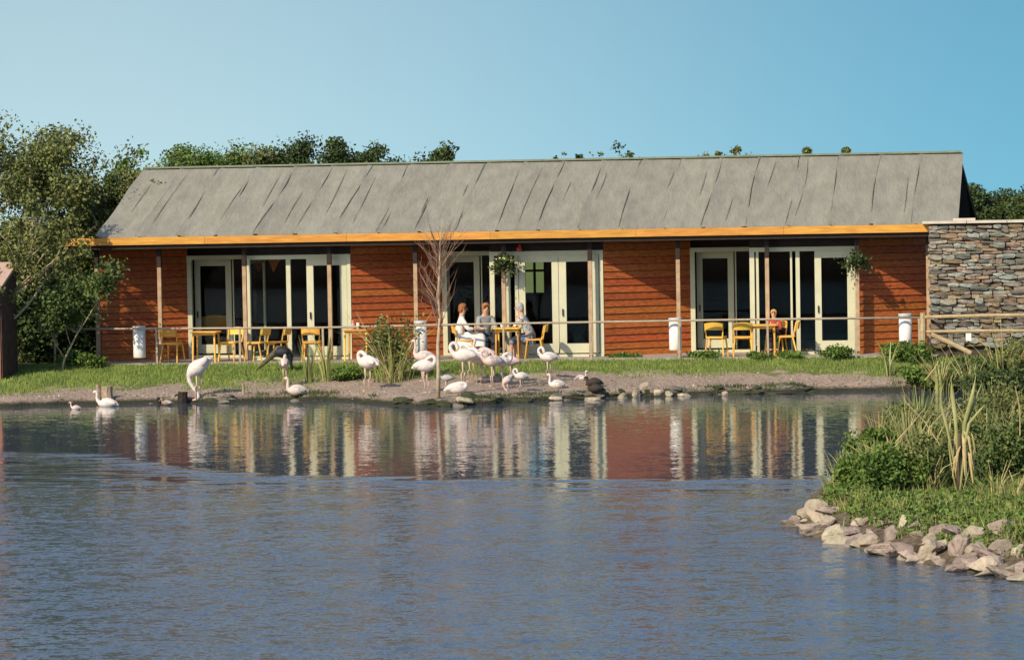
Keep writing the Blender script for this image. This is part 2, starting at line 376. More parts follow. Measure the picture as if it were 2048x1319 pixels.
# wall runs between the window bays; each run steps back to the right
walls = [(200,375),(702,885),(1207,1381),(1716,1885)]
WTOP = 3.42
for (ua, ub) in walls:
    xa, xb = X_(ua, NEAR), X_(ub, DEEP)
    wl = MB(); k = .045
    A = Vector((xa,NEAR+k,0)); B = Vector((xb,DEEP+k,0)); n_ = Vector((-(B-A).y,(B-A).x,0)).normalized()*.10
    P = [A,B,B+n_,A+n_]
    wl.add([(p.x,p.y,SLAB) for p in P]+[(p.x,p.y,WTOP) for p in P], [(0,1,5,4),(1,2,6,5),(2,3,7,6),(3,0,4,7),(4,5,6,7),(0,3,2,1)])
    W_ = wl.build('cladding_wall', M_dark, cafe)
    nb = 17; ph = (WTOP-SLAB)/nb; ln = (B-A).length; ang = math.atan2((B-A).y,(B-A).x)
    for i in range(nb):
        z0 = SLAB+i*ph
        pb = MB(); t0 = .034; t1 = .012
        pb.add([(0,-t0,0),(ln,-t0,0),(ln,0,0),(0,0,0),(0,-t1,ph*1.0-.012),(ln,-t1,ph-.012),(ln,0,ph-.012),(0,0,ph-.012)],
               [(0,3,2,1),(4,5,6,7),(0,1,5,4),(1,2,6,5),(2,3,7,6),(3,0,4,7)])
        o = pb.build('plank', M_cedar, W_, loc=(A.x, A.y-.004, z0)); o.rotation_euler = (0,0,ang)
# left end wall and rear wall
REAR = 7.9
for (x0,y0,x1,y1) in ((XL,NEAR+.15,XL+.1,REAR),(XR-.1,DEEP+.2,XR,REAR)):
    MB().box((x0,y0,SLAB),(x1,y1,WTOP)).build('end_wall', M_dark, cafe)
rw = MB(); wx0, wx1 = X_(1052,6.5), X_(1092,6.5)
gx0, gx1 = X_(1048, REAR, 550), X_(1090, REAR, 550)
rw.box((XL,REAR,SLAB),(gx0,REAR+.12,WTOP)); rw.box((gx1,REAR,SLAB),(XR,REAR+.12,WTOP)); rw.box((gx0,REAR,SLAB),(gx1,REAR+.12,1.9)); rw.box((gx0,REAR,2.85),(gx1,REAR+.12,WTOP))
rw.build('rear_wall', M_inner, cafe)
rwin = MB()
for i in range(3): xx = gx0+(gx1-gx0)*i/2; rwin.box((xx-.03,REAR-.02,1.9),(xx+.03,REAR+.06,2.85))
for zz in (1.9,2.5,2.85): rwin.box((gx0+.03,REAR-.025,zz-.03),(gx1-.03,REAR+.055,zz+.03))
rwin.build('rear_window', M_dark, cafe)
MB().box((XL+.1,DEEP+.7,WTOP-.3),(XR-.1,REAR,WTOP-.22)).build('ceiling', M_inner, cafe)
MB().box((XL-.1,-.95,SLAB-.14),(XR+.1,REAR+.2,SLAB)).build('slab', M_conc, cafe)

def frame_piece(name, x0, x1, z0, z1, y, depth=.10, parent=None): return MB().box((x0,y,z0),(x1,y+depth,z1)).build(name, M_cream, parent)
def pane(x0,x1,z0,z1,y,parent):
    return MB().box((x0,y,z0),(x1,y+.012,z1)).build('pane', M_glass, parent)
def door(u0, u1, Y, sw=13, kick=.22, top=.17, zt=ZT-.09):
    x0, x1 = X_(u0,Y), X_(u1,Y); s_ = sw/86.; z0 = ZB+.03
    d = MB(); d.box((x0,Y,z0),(x0+s_,Y+.06,zt)); d.box((x1-s_,Y,z0),(x1,Y+.06,zt))
    d.box((x0+s_,Y+.003,zt-top),(x1-s_,Y+.057,zt)); d.box((x0+s_,Y+.003,z0),(x1-s_,Y+.057,z0+kick))
    o = d.build('door', M_cream, cafe)
    pane(x0+s_,x1-s_,z0+kick,zt-top,Y+.024,o)
    MB().box((x0+s_*.5-.012,Y-.045,1.58),(x0+s_*.5+.012,Y-.002,1.74)).build('handle', M_dark, o)
    return o
def window_bay(ua, ub, div, style):
    # head: one straight beam spanning the bay, from the deep left end to the near right end
    xa, xd = X_(ua, DEEP), X_(div, DEEP-.2); xn, xb = X_(div, NEAR), X_(ub, NEAR)
    f = MB()
    f.box((xn,NEAR,ZT-.10),(xb,NEAR+.14,ZT)); f.box((xa,DEEP-.02,ZT-.10),(xn-.003,DEEP+.12,ZT))
    f.box((xa,DEEP,ZB),(xa+.11,DEEP+.12,ZT-.10)); f.box((xb-.09,NEAR,ZB),(xb,NEAR+.12,ZT-.10)); f.box((xn,NEAR,ZB),(xn+.11,NEAR+.12,ZT-.10))
    f.box((xn,NEAR,SLAB),(xb,NEAR+.15,ZB)); f.box((xa,DEEP,SLAB),(xn+.1,DEEP+.15,ZB))
    o = f.build('window_frame', M_cream, cafe)
    # boards closing the gap above the frame
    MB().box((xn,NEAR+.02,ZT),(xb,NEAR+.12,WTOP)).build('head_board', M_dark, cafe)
    # side screen of the step
    ss = MB(); ss.box((xn+.02,DOORY-.08,ZB),(xn+.08,DOORY,ZT-.10)); ss.box((xn+.02,NEAR+.12,ZB),(xn+.08,DOORY-.08,ZB+.1)); ss.box((xn+.02,NEAR+.12,ZT-.2),(xn+.08,DOORY-.08,ZT-.10)); ss = ss.build('side_screen', M_cream, cafe)
    MB().box((xn+.045,NEAR+.12,ZB+.1),(xn+.055,DOORY-.08,ZT-.2)).build('pane', M_glass, ss)
    MB().box((xb-.05,NEAR+.12,ZB),(xb-.01,DOORY+.3,WTOP)).build('return_wall', M_dark, cafe)
    return o, xa, xn, xb
# bay one
def deep_part(ua, div, d0, d1):
    o = door(d0, d1, DOORY, 12)
    x1 = X_(div, DOORY); xs = X_(d1, DOORY)
    g = MB().box((xs+.03,DOORY+.02,ZB),(xs+.06,DOORY+.08,ZT-.1)).build('mullion', M_cream, cafe)
    pane(xs+.06, x1+.25, ZB, ZT-.1, DOORY+.03, g)
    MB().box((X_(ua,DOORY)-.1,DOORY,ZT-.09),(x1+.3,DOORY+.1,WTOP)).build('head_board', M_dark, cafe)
def near_mullions(us, base_us, widths, parentname='mullion'):
    last = None
    for u, w_ in zip(us, widths):
        x = X_(u, NEAR); last = MB().box((x,NEAR+.01,ZB),(x+w_/86,NEAR+.11,ZT-.10)).build('mullion', M_cream, cafe)
    return last
for k, (ua, ub) in enumerate(bays):
    div = (492, 980, 1500)[k]; fr, xa, xn, xb = window_bay(ua, ub, div, k)
    deep_part(ua, div, *((390,463),(888,960),(1394,1468))[k])
    if k == 0:
        near_mullions([573],0,[9]); pane(X_(503,NEAR),X_(573,NEAR),ZB,ZT-.1,NEAR+.05,fr); pane(X_(582,NEAR),X_(614,NEAR),ZB,ZT-.1,NEAR+.05,fr)
        door(614, 694, NEAR+.03, 14)
    if k == 1:
        near_mullions([1011,1030],0,[10,7]); pane(X_(990,NEAR),X_(1011,NEAR),ZB,ZT-.1,NEAR+.05,fr)
        door(1038, 1117, NEAR+.03, 13); door(1118, 1198, NEAR+.03, 15)
    if k == 2:
        near_mullions([1513,1581,1592],0,[5,4,8]); pane(X_(1518,NEAR),X_(1581,NEAR),ZB,ZT-.1,NEAR+.05,fr); pane(X_(1601,NEAR),X_(1630,NEAR),ZB,ZT-.1,NEAR+.05,fr)
        door(1630, 1708, NEAR+.03, 13)

# roof: felt sheets laid from eave to ridge, laps wavy
EAVE_Y, RIDGE_Y = -.27, 3.75
ZE, ZR = 3.60, 5.27
M_felt = mat('roofing_felt', (.275,.265,.21), .9, (.195,.19,.15), 2.4, .02, 9, (1.6,.5,.5), objrand=.05)
rxl, rxr = X_(193, EAVE_Y, 470), X_(1910, EAVE_Y, 450)
rxl_t, rxr_t = X_(290, RIDGE_Y, 338), X_(1921, RIDGE_Y, 310)
under = MB()
under.add([(rxl+.05,EAVE_Y+.03,ZE-.06),(rxr-.05,EAVE_Y+.03,ZE-.06),(rxr_t-.05,RIDGE_Y,ZR-.06),(rxl_t+.05,RIDGE_Y,ZR-.06),
           (rxl+.05,EAVE_Y+.03,ZE-.18),(rxr-.05,EAVE_Y+.03,ZE-.18),(rxr_t-.05,RIDGE_Y,ZR-.2),(rxl_t+.05,RIDGE_Y,ZR-.2)],
          [(0,1,2,3),(7,6,5,4),(0,4,5,1),(1,5,6,2),(2,6,7,3),(3,7,4,0)])
roof = under.build('roof', M_dark, cafe)
NS = 21
for i in range(NS):
    rr = random.Random(100+i); ph = rr.uniform(0,6); a = .02+.06*rr.random()
    ny, nx = 22, 8
    V = []; F = []
    for j in range(ny+1):
        t = j/ny; y = EAVE_Y-.02+(RIDGE_Y-EAVE_Y+.02)*t
        xl = rxl+(rxl_t-rxl)*t; xr = rxr+(rxr_t-rxr)*t
        x0 = xl+(xr-xl)*i/NS; x1 = xl+(xr-xl)*(i+1)/NS + .07
        for q in range(nx+1):
            s_ = q/nx; x = x0+(x1-x0)*s_+(a*math.sin(t*7+ph) if 0 < i else 0)*(1-s_)
            z = ZE+(ZR-ZE)*t + .014*i%0.001 + .012 + .045*(1-s_)**5*(.5+.5*math.sin(t*9+ph*2))*min(1,(1-t)*5) + (.006*math.sin(x*7+y*3) + .006*math.sin(x*3.1-y*5+ph))*(1-t) + (.014 if q==0 else 0) - .010*s_
            if t > .97: z -= .015
            V.append((x,y,z))
    base = len(V)
    for j in range(ny):
        for q in range(nx):
            p = j*(nx+1)+q; F.append((p,p+1,p+nx+2,p+nx+1))
    mbb = MB(); mbb.add(V, F)
    # turned-down left and bottom edges
    V2 = [V[j*(nx+1)] for j in range(ny+1)]; mbb.add(V2+[(x,y,z-.05) for x,y,z in V2], [(j,j+1,ny+2+j,ny+1+j) for j in range(ny)])
    V3 = V[:nx+1]; mbb.add(V3+[(x,y,z-.05) for x,y,z in V3], [(j+1,j,nx+1+j,nx+2+j) for j in range(nx)])
    mbb.build('felt_sheet', M_felt, roof, smooth=True)
# rear slope, running a little further to the right
rs = MB(); ry = 8.1
rs.add([(rxl_t,RIDGE_Y+.01,ZR+.0),(rxr_t-.02,RIDGE_Y+.01,ZR),(rxr_t+.50,ry,3.35),(rxl_t,ry,3.35),(rxl_t,RIDGE_Y+.01,ZR-.15),(rxr_t-.02,RIDGE_Y+.01,ZR-.15),(rxr_t+.50,ry,3.2),(rxl_t,ry,3.2)],
       [(0,1,2,3),(7,6,5,4),(0,4,5,1),(1,5,6,2),(2,6,7,3),(3,7,4,0)])
rs.build('rear_roof_slope', M_dark, cafe)
MB().add([(rxr_t-.1,RIDGE_Y+.05,ZR-.02),(rxr_t+.02,RIDGE_Y+.05,ZR-.02),(rxr_t+.30,RIDGE_Y+.05,3.0),(rxr_t-.25,RIDGE_Y+.05,3.0),
          (rxr_t-.1,RIDGE_Y+.15,ZR-.02),(rxr_t+.02,RIDGE_Y+.15,ZR-.02),(rxr_t+.30,RIDGE_Y+.15,3.0),(rxr_t-.25,RIDGE_Y+.15,3.0)],
         [(0,3,2,1),(4,5,6,7),(0,1,5,4),(1,2,6,5),(2,3,7,6),(3,0,4,7)]).build('gable_board', M_dark, cafe)
M_seam = mat('bitumen_seam', (.205,.205,.165), .9, (.15,.15,.12), 8)
rr = random.Random(12)
for i in range(1, NS*2+8):
    full = i % 2 == 0; u_ = i/(NS*2+8) if not full else (i//2)/NS
    if u_ >= 1: continue
    t0, t1 = (0,1) if full else sorted((rr.uniform(0,.7), rr.uniform(.25,1)))
    if t1-t0 < .15: continue
    P_ = []; k_ = 14; wv = rr.uniform(.02,.06); f_ = rr.uniform(2,5); q_ = rr.uniform(0,6)
    for j in range(k_+1):
        t_ = t0+(t1-t0)*j/k_; xl = rxl+(rxl_t-rxl)*t_; xr = rxr+(rxr_t-rxr)*t_
        P_.append((xl+(xr-xl)*u_+wv*math.sin(t_*f_+q_), EAVE_Y+(RIDGE_Y-EAVE_Y)*t_, ZE+(ZR-ZE)*t_+.030+.008*math.sin(t_*13+q_)))
    MB().tube(P_, [(.013 if full else .008)*max(.15,math.sin(math.pi*(j_+.5)/len(P_))**.5)*rr.uniform(.8,1.1) for j_,_ in enumerate(P_)], 5).build('lap_seam' if full else 'crease', M_seam, roof, True)
MB().box((rxl_t-.02,RIDGE_Y-.12,ZR-.01),(rxr_t+.02,RIDGE_Y+.10,ZR+.035)).build('ridge_cap', mat('mossy_felt',(.22,.26,.18),.9), roof)
# gutter board in lengths
fx0, fx1 = X_(130, EAVE_Y-.05, 488), X_(1868, EAVE_Y-.05, 455)
for i in range(6):
    a, b = fx0+(fx1-fx0)*i/6, fx0+(fx1-fx0)*(i+1)/6-.006
    MB().box((a,EAVE_Y-.07,3.40),(b,EAVE_Y-.02,3.575)).build('fascia_board', M_fascia, cafe)
MB().box((fx0+.05,EAVE_Y-.015,3.44),(fx1,DOORY+.1,3.52)).build('soffit', M_dark, cafe)
MB().box((fx0+.05,EAVE_Y+.005,3.30),(fx1,EAVE_Y+.10,3.435)).build('eave_beam', M_dark, cafe)
# posts
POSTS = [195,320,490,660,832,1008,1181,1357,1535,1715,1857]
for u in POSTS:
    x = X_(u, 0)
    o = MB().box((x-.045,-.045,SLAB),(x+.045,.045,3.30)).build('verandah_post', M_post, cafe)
    MB().box((x-.05,-.052,2.86),(x+.05,.052,3.298)).build('shade_sleeve', M_dark, o)  # dark sleeve added to paint the eave shade on the post top

# ------------------------------------------------------------------ stone wall
WY = -.50
wx0, wx1 = X_(1859, WY), X_(2062, WY)
wz1 = Z_(1950, 446, WY)
sw = thing('stone_wall', 'tall dry stone wall of flat brown and grey stones at the end of the cafe', 'wall', (wx0,WY,.5))
M_mortar = mat('wall_core_earth', (.08,.065,.05), .95)
MB().box((.04,.06,-.2),(wx1-wx0+3,.45,wz1-.5-.005)).build('wall_core', M_mortar, sw)
M_stone = mat('slate_stone', (.27,.235,.18), .85, (.14,.12,.095), 9, .02, 18, objrand=.5)
M_stone2 = mat('ochre_stone', (.28,.21,.125), .85, (.17,.125,.08), 9, .02, 18, objrand=.35)
M_stone3 = mat('grey_stone', (.27,.28,.235), .85, (.13,.14,.12), 9, .02, 18, objrand=.6)
def stone_mesh(seed, material):
    rr = random.Random(seed); bm = bmesh.new(); bmesh.ops.create_cube(bm, size=1)
    bmesh.ops.subdivide_edges(bm, edges=bm.edges[:], cuts=1, use_grid_fill=True)
    for v in bm.verts:
        c = v.co; k = .86 if abs(c.x)+abs(c.y)+abs(c.z) > 1.3 else 1
        v.co = Vector((c.x*k+rr.uniform(-.06,.06), c.y*k+rr.uniform(-.1,.1), c.z*k+rr.uniform(-.11,.11)))
    me = bpy.data.meshes.new('stone'); bm.to_mesh(me); bm.free(); me.materials.append(material); return me
stones = [stone_mesh(i, (M_stone,M_stone,M_stone3,M_stone2)[i%4]) for i in range(12)]
z = .78; rr = random.Random(5); cnt = 0
while z < wz1-.10:
    hh = rr.uniform(.05,.115); x = rr.uniform(-.02,.03)
    while x < wx1-wx0+.1 and cnt < 298:
        ww = rr.uniform(.12,.44)*(.8+hh*2)
        o = link('stone', rr.choice(stones), sw, (x+ww/2, .04+rr.uniform(-.05,.04), z-.5+hh/2+rr.uniform(-.012,.012)))
        o.scale = (ww*1.02, .2, hh*rr.uniform(.92,1.2)); o.rotation_euler = (rr.uniform(-.1,.1), rr.uniform(-.09,.09), rr.uniform(-.12,.12)); cnt += 1
        x += ww+.012
    z += hh+.006
M_cope = mat('pale_coping', (.62,.55,.45), .8, (.48,.42,.34), 6)
x = -.14
for i, ww in enumerate((1.0,.9,1.1,1.2)):
    MB().box((x,-.09,wz1-.5),(x+ww-.012,.50,wz1-.5+.06)).build('coping_slab', M_cope, sw); x += ww
MB().box((.55,.0,wz1-.5+.062),(1.05,.45,wz1-.5+.115)).build('coping_slab', M_cope, sw)

# ------------------------------------------------------------------ rail, fence
RY = -.98
rail = thing('handrail', 'thin wooden handrail on slim posts running along the front of the terrace', 'railing', (0,RY,0))
pts = [atY(u, v, RY) for u, v in ((75,658),(320,657),(640,655),(1005,647),(1360,641),(1560,638),(1845,635))]
MB().tube([(p.x, 0, p.z) for p in pts], .026, 7).build('top_rail', M_rail, rail, True)
for u in (108,312,478,645,828,1006,1181,1357,1535,1711,1838):
    x = X_(u, RY); zt = float(np.interp(u, [75,320,640,1005,1360,1845], [Z_(a,b,RY) for a,b in ((75,658),(320,657),(640,655),(1005,647),(1360,641),(1845,635))]))
    g0 = hz(x, RY)-.1
    MB().prism((x,.0,g0),(x+random.uniform(-.01,.01),0,zt-.02),.045,.045).build('rail_post', M_rail, rail)
FY = -1.6
M_fence = mat('split_fence_wood', (.52,.40,.22), .85, (.32,.24,.13), 7, .008, 25, (1,1,1))
fence = thing('timber_fence', 'rough timber post and rail fence with diagonal brace before the stone wall', 'fence', (0,FY,0))
p = atY(1846,625,FY); q = atY(1846,725,FY)
MB().tube([(q.x,0,hz(q.x,FY)-.1),(p.x,0,p.z)], .065, 8).build('post', M_fence, fence)
p2 = atY(2080,625,FY); MB().tube([(p2.x,0,hz(p2.x,FY)-.1),(p2.x,0,p2.z)], .065, 8).build('post', M_fence, fence)
def fbar(name, a, b, r=.04, dy=0, M=None):
    A = atY(*a, FY+dy); B = atY(*b, FY+dy); return MB().tube([(A.x,dy,A.z),((A.x+B.x)/2,dy,(A.z+B.z)/2+.01),(B.x,dy,B.z)], r, 8).build(name, M or M_fence, fence)
fbar('top_rail', (1850,634), (2085,629), .04, -.07); fbar('lower_rail', (1852,663), (2085,661), .034, -.07)
fbar('brace', (1862,668), (1942,706), .055, -.14); fbar('top_brace', (1862,640), (1890,662), .03, .06, M_dark)
p = atY(1937,673,FY-.2); tag(MB().box((p.x-.06,FY-.26,p.z-.09),(p.x+.06,FY-.2,p.z+.08)).build('notice_plate', M_white), 'small white blank plate below the lower rail of the timber fence', 'sign')

# ------------------------------------------------------------------ hut at left
HF = atZ(3, 777, .2); HD = 1.15
hut = thing('timber_hut', 'timber hut with shade darkened side boards and a lit sloping roof at the left edge', 'shed', (HF.x, HF.y, .15))
M_hut = mat('shaded_hut_boards', (.10,.06,.045), .8, (.05,.03,.025), 4)  # shade of the side wall put into its colour; lit front stays reddish
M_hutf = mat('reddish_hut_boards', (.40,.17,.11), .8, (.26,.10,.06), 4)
zf = Z_(3, 580, HF.y)-.15; zbk = Z_(30, 533, HF.y+HD)-.15; HW = 3.4; hxb = X_(30, HF.y+HD, 560)-HF.x
MB().add([(0,.03,-.2),(hxb,HD,-.2),(hxb-HW,HD,-.2),(-HW,.03,-.2),(0,.03,zf),(hxb,HD,zbk),(hxb-HW,HD,zbk),(-HW,.03,zf)],
       [(0,1,5,4),(1,2,6,5),(2,3,7,6),(3,0,4,7),(4,5,6,7)]).build('hut_wall', M_hut, hut)
for i in range(7):
    t0, t1 = i/7, (i+.94)/7
    MB().add([(hxb*t+dx, .03+(HD-.03)*t, z_) for (t,z_) in ((t0,-.1),(t1,-.1),(t1,zf+(zbk-zf)*t1-.01),(t0,zf+(zbk-zf)*t0-.01)) for dx in (.003,)]
             +[(hxb*t+.028, .03+(HD-.03)*t, z_) for (t,z_) in ((t0,-.1),(t1,-.1),(t1,zf+(zbk-zf)*t1-.01),(t0,zf+(zbk-zf)*t0-.01))],
             [(0,1,2,3),(4,7,6,5),(0,4,5,1),(1,5,6,2),(2,6,7,3),(3,7,4,0)]).build('plank', M_hut, hut)
for i in range(10):
    MB().box((-i*.34-.33,0,-.1),(-i*.34-.005,.028,zf-.01)).build('front_plank', M_hutf, hut)
MB().add([(.06,-.12,zf-.03),(hxb+.06,HD+.05,zbk+.04),(hxb-HW-.1,HD+.05,zbk+.04),(-HW-.1,-.12,zf-.03),(.06,-.12,zf+.04),(hxb+.06,HD+.05,zbk+.11),(hxb-HW-.1,HD+.05,zbk+.11),(-HW-.1,-.12,zf+.04)],
       [(0,3,2,1),(4,5,6,7),(0,1,5,4),(1,2,6,5),(2,3,7,6),(3,0,4,7)]).build('hut_roof', mat('pinkish_roof_boards',(.50,.36,.28),.85,(.38,.27,.21),6), hut)
p0 = atZ(0,778,.22); p1 = atZ(50,776,.22)
tag(MB().prism((p0.x-1,p0.y,.2),(p1.x,p1.y,.2),.07,.16).build('edging_board', M_cope), 'pale plank lying on the mud at the foot of the timber hut', 'plank')

# ------------------------------------------------------------------ furniture
def make_chair(label):
    t = thing('chair', label, 'chair', group='yellow wooden chairs on the terrace')
    s_ = MB(); n = 10
    # seat: rounded slab
    ring = [(-.19,-.18),(-.20,.18),(-.12,.20),(.12,.215),(.19,.19),(.205,.1),(.205,-.1),(.19,-.19),(.12,-.215),(-.12,-.20)][::-1]
    k = len(ring); s_.add([(x,y,.43) for x,y in ring]+[(x,y,.465) for x,y in ring], [tuple(range(k))[::-1], tuple(range(k,2*k))]+[(i,(i+1)%k,k+(i+1)%k,k+i) for i in range(k)])
    s_.build('seat', M_pine, t)
    b = MB(); vs = []; fs = []
    for i in range(9):
        a = -1+2*i/8; y = a*.215; x = -.225-.05*(1-a*a)
        for (dx,dz) in ((0,.62),(0,.80),(-.02,.80),(-.02,.62)): vs.append((x+dx-.03*(dz-.62)/.18, y, dz-.03*a*a*(1 if dz > .7 else 0)))
    for i in range(8):
        for j in range(4): fs.append((i*4+j, i*4+(j+1)%4, i*4+4+(j+1)%4, i*4+4+j))
    fs += [(3,2,1,0),(32,33,34,35)]; b.add(vs, fs); b.build('backrest', M_pine, t)
    for sy in (-1,1):
        MB().tube([(-.17,sy*.19,.44),(-.20,sy*.205,.60),(-.235,sy*.21,.77)], [.017,.016,.013], 6).build('back_post', M_pine, t)
        MB().tube([(.16,sy*.18,.43),(.22,sy*.22,0)], [.021,.015], 6).build('leg', M_pine, t)
        MB().tube([(-.14,sy*.18,.43),(-.24,sy*.22,0)], [.021,.015], 6).build('leg', M_pine, t)
    MB().box((.13,-.16,.385),(.155,.16,.43)).build('seat_rail', M_pine, t)
    return t
chairs = [  # px, Y, rot, label
 (345,-.45,R(80),'yellow chair alone beside the leftmost white bin, near the dappled wall'),
 (462,-.15,R(250),'yellow chair just right of the tall table before the left doors'),
 (514,-.50,R(165),'yellow chair with pale lit backrest, left one of the pair behind the dark peacock'),
 (556,-.35,R(172),'yellow chair, right one of the pair behind the dark peacock'),
 (624,-.50,R(95),'yellow chair standing alone behind the pale reed stems'),
 (748,-.45,R(190),'yellow chair partly behind the tall reed bush at the second table'),
 (930,-.45,R(5),'yellow chair with the woman in white sitting on it'),
 (972,.02,R(-70),'yellow chair under the man in grey at the middle table'),
 (1070,-.45,R(183),'yellow chair with the grey haired woman sitting on it'),
 (1433,-.45,R(80),'yellow chair at the left end of the right hand table group'),
 (1485,-.52,R(97),'bright yellow chair, second from the left in the right hand table group'),
 (1573,-.40,R(185),'yellow chair at the right end of the right hand table group, facing the table'),
 (1552,-.02,R(-100),'yellow chair behind the right hand table where the child sits'),
]
ch0 = None
for (u,Yc,rz,lab) in chairs:
    if ch0 is None: ch0 = make_chair(lab); ch0.location = (X_(u,Yc,690),Yc,SLAB); ch0.rotation_euler = (0,0,rz)
    else: dup(ch0, (X_(u,Yc,690),Yc,SLAB), rz, lab)
def make_table(label):
    t = thing('table', label, 'table', group='yellow wooden tables on the terrace')
    ring = []
    for sx, sy in ((1,1),(-1,1),(-1,-1),(1,-1)):
        for a in (0,45,90):
            base = {(1,1):0,(-1,1):90,(-1,-1):180,(1,-1):270}[(sx,sy)]; an = R(base+a); ring.append((sx*.27+.05*math.cos(an), sy*.27+.05*math.sin(an)))
    k = len(ring); MB().add([(x,y,.70) for x,y in ring]+[(x,y,.725) for x,y in ring], [tuple(range(k))[::-1], tuple(range(k,2*k))]+[(i,(i+1)%k,k+(i+1)%k,k+i) for i in range(k)]).build('tabletop', M_pine, t)
    ap = MB(); ap.box((-.25,-.26,.64),(.25,-.24,.70)); ap.box((-.25,.24,.64),(.25,.26,.70)); ap.build('apron', M_pine, t)
    for sx in (-1,1):
        for sy in (-1,1): MB().tube([(sx*.25,sy*.25,.70),(sx*.265,sy*.265,0)], [.027,.020], 6).build('leg', M_pine, t)
    return t
tables = [(412,-.50,.05,'tall legged yellow table before the left green shaded door'),
          (716,-.45,.0,'yellow table before the right edge of the left window'),
          (1017,-.45,.03,'yellow table between the two seated women'),
          (1526,-.40,.1,'yellow table amid the right hand group of empty chairs')]
tb0 = None
for (u,Yc,rz,lab) in tables:
    if tb0 is None: tb0 = make_table(lab); tb0.location = (X_(u,Yc,690),Yc,SLAB); tb0.rotation_euler = (0,0,rz)
    else: dup(tb0, (X_(u,Yc,690),Yc,SLAB), rz, lab)
# things on tables
def lathe(mb, prof, n=12, c=(0,0,0)):
    vs = [(c[0]+r*math.cos(2*math.pi*j/n), c[1]+r*math.sin(2*math.pi*j/n), c[2]+z) for r, z in prof for j in range(n)]
    fs = [(i*n+j, i*n+(j+1)%n, (i+1)*n+(j+1)%n, (i+1)*n+j) for i in range(len(prof)-1) for j in range(n)]
    fs += [tuple(range(n))[::-1], tuple((len(prof)-1)*n+j for j in range(n))]; return mb.add(vs, fs)
def small(name, prof, u, Yc, M, lab, cat, zz=SLAB+.727, v=650, group=None):
    return tag(lathe(MB(), prof).build(name, M, loc=(X_(u,Yc,v),Yc,zz), smooth=True), lab, cat, group)
cup = [(.025,0),(.035,.03),(.04,.08),(.036,.08),(.03,.03),(.02,.012)]
small('cup', cup, 1004, -.5, M_white, 'white cup on the middle table beside the woman in white', 'cup')
small('cup', cup, 1030, -.35, M_white, 'white cup on the middle table near the grey haired woman', 'cup')
small('bottle', [(.03,0),(.034,.02),(.034,.12),(.012,.17),(.012,.22)], 706, -.45, mat('pinkish_glass', (.7,.35,.32), .3), 'pinkish bottle on the table before the left window', 'bottle')
small('jug', [(.03,0),(.05,.04),(.045,.09),(.035,.12),(.04,.15)], 716, -.40, M_white, 'small white jug beside the pinkish bottle on the second table', 'jug')
# litter bins
def make_bin(lab):
    t = thing('litter_bin', lab, 'bin', group='white litter bins on the terrace rail')
    lathe(MB(), [(.135,0),(.145,.02),(.145,.70),(.125,.70),(.122,.05)], 18).build('drum', M_white, t, True)
    lathe(MB(), [(.152,.67),(.158,.69),(.158,.73),(.150,.745),(.13,.745)], 18).build('rim', mat('bin_rim', (.55,.56,.52), .5), t, True)
    MB().box((-.03,.14,.35),(.03,.20,.55)).build('hanger', M_dark, t)
    return t
b0 = None
for (u,v0,v1,lab) in ((279,655,715,'white litter bin against the tree dappled left wall'),(842,645,705,'white litter bin behind the white birds, half hidden by the tall reed bush'),
                      (1351,634,700,'white litter bin at the orange wall left of the right hand doors'),(1811,629,692,'white litter bin at the right end of the terrace near the stone wall')):
    zb = Z_(u,v1,-.7); pos = (X_(u,-.7,680),-.72,zb)
    if b0 is None: b0 = make_bin(lab); b0.location = pos
    else: dup(b0, pos, 0, lab)
# interior furnishing and a painted patch of light seen through the left doors
t = thing('settle', 'golden padded settle standing inside behind the left doors', 'settle', (X_(430,2.6,620),2.6,SLAB))
M_gold = mat('golden_cloth', (.80,.42,.10), .8, (.6,.3,.07), 5)
sb = MB(); pr = []
for i in range(9):
    a = i/8; pr.append((-.42+.84*a, .05*math.sin(a*math.pi)+.95))
sb.add([(x,0,.66) for x,z in pr]+[(x,0,z) for x,z in pr]+[(x,.1,z) for x,z in pr]+[(x,.1,.66) for x,z in pr],
       [f for i in range(8) for f in ((i,i+1,10+i,9+i),(9+i,10+i,19+i,18+i),(18+i,19+i,28+i,27+i))]+[(0,9,18,27),(8,35,26,17)]); sb.build('backrest', M_gold, t)
MB().box((-.42,-.45,.40),(.42,.0,.50)).build('seat', M_dark, t)
for sx in (-1,1):
    for yy in (-.4,.02): MB().box((sx*.38-.025,yy-.02,0),(sx*.38+.025,yy+.03,.40)).build('leg', M_dark, t)
p = atY(548,530,2.2)
tag(MB().add([(p.x-.14,2.2,p.z+.14),(p.x+.16,2.2,p.z+.14),(p.x-.02,2.2,p.z-.18),(p.x-.14,2.215,p.z+.14),(p.x+.16,2.215,p.z+.14),(p.x-.02,2.215,p.z-.18)],[(0,2,1),(3,4,5),(0,1,4,3),(1,2,5,4),(2,0,3,5)]).build('light_patch', mat('orange_light_patch',(.7,.2,.05),.8)), 'orange triangle painted as a patch of light inside the left window', 'light_patch')  # solid triangle standing in for an orange lit patch on the back wall

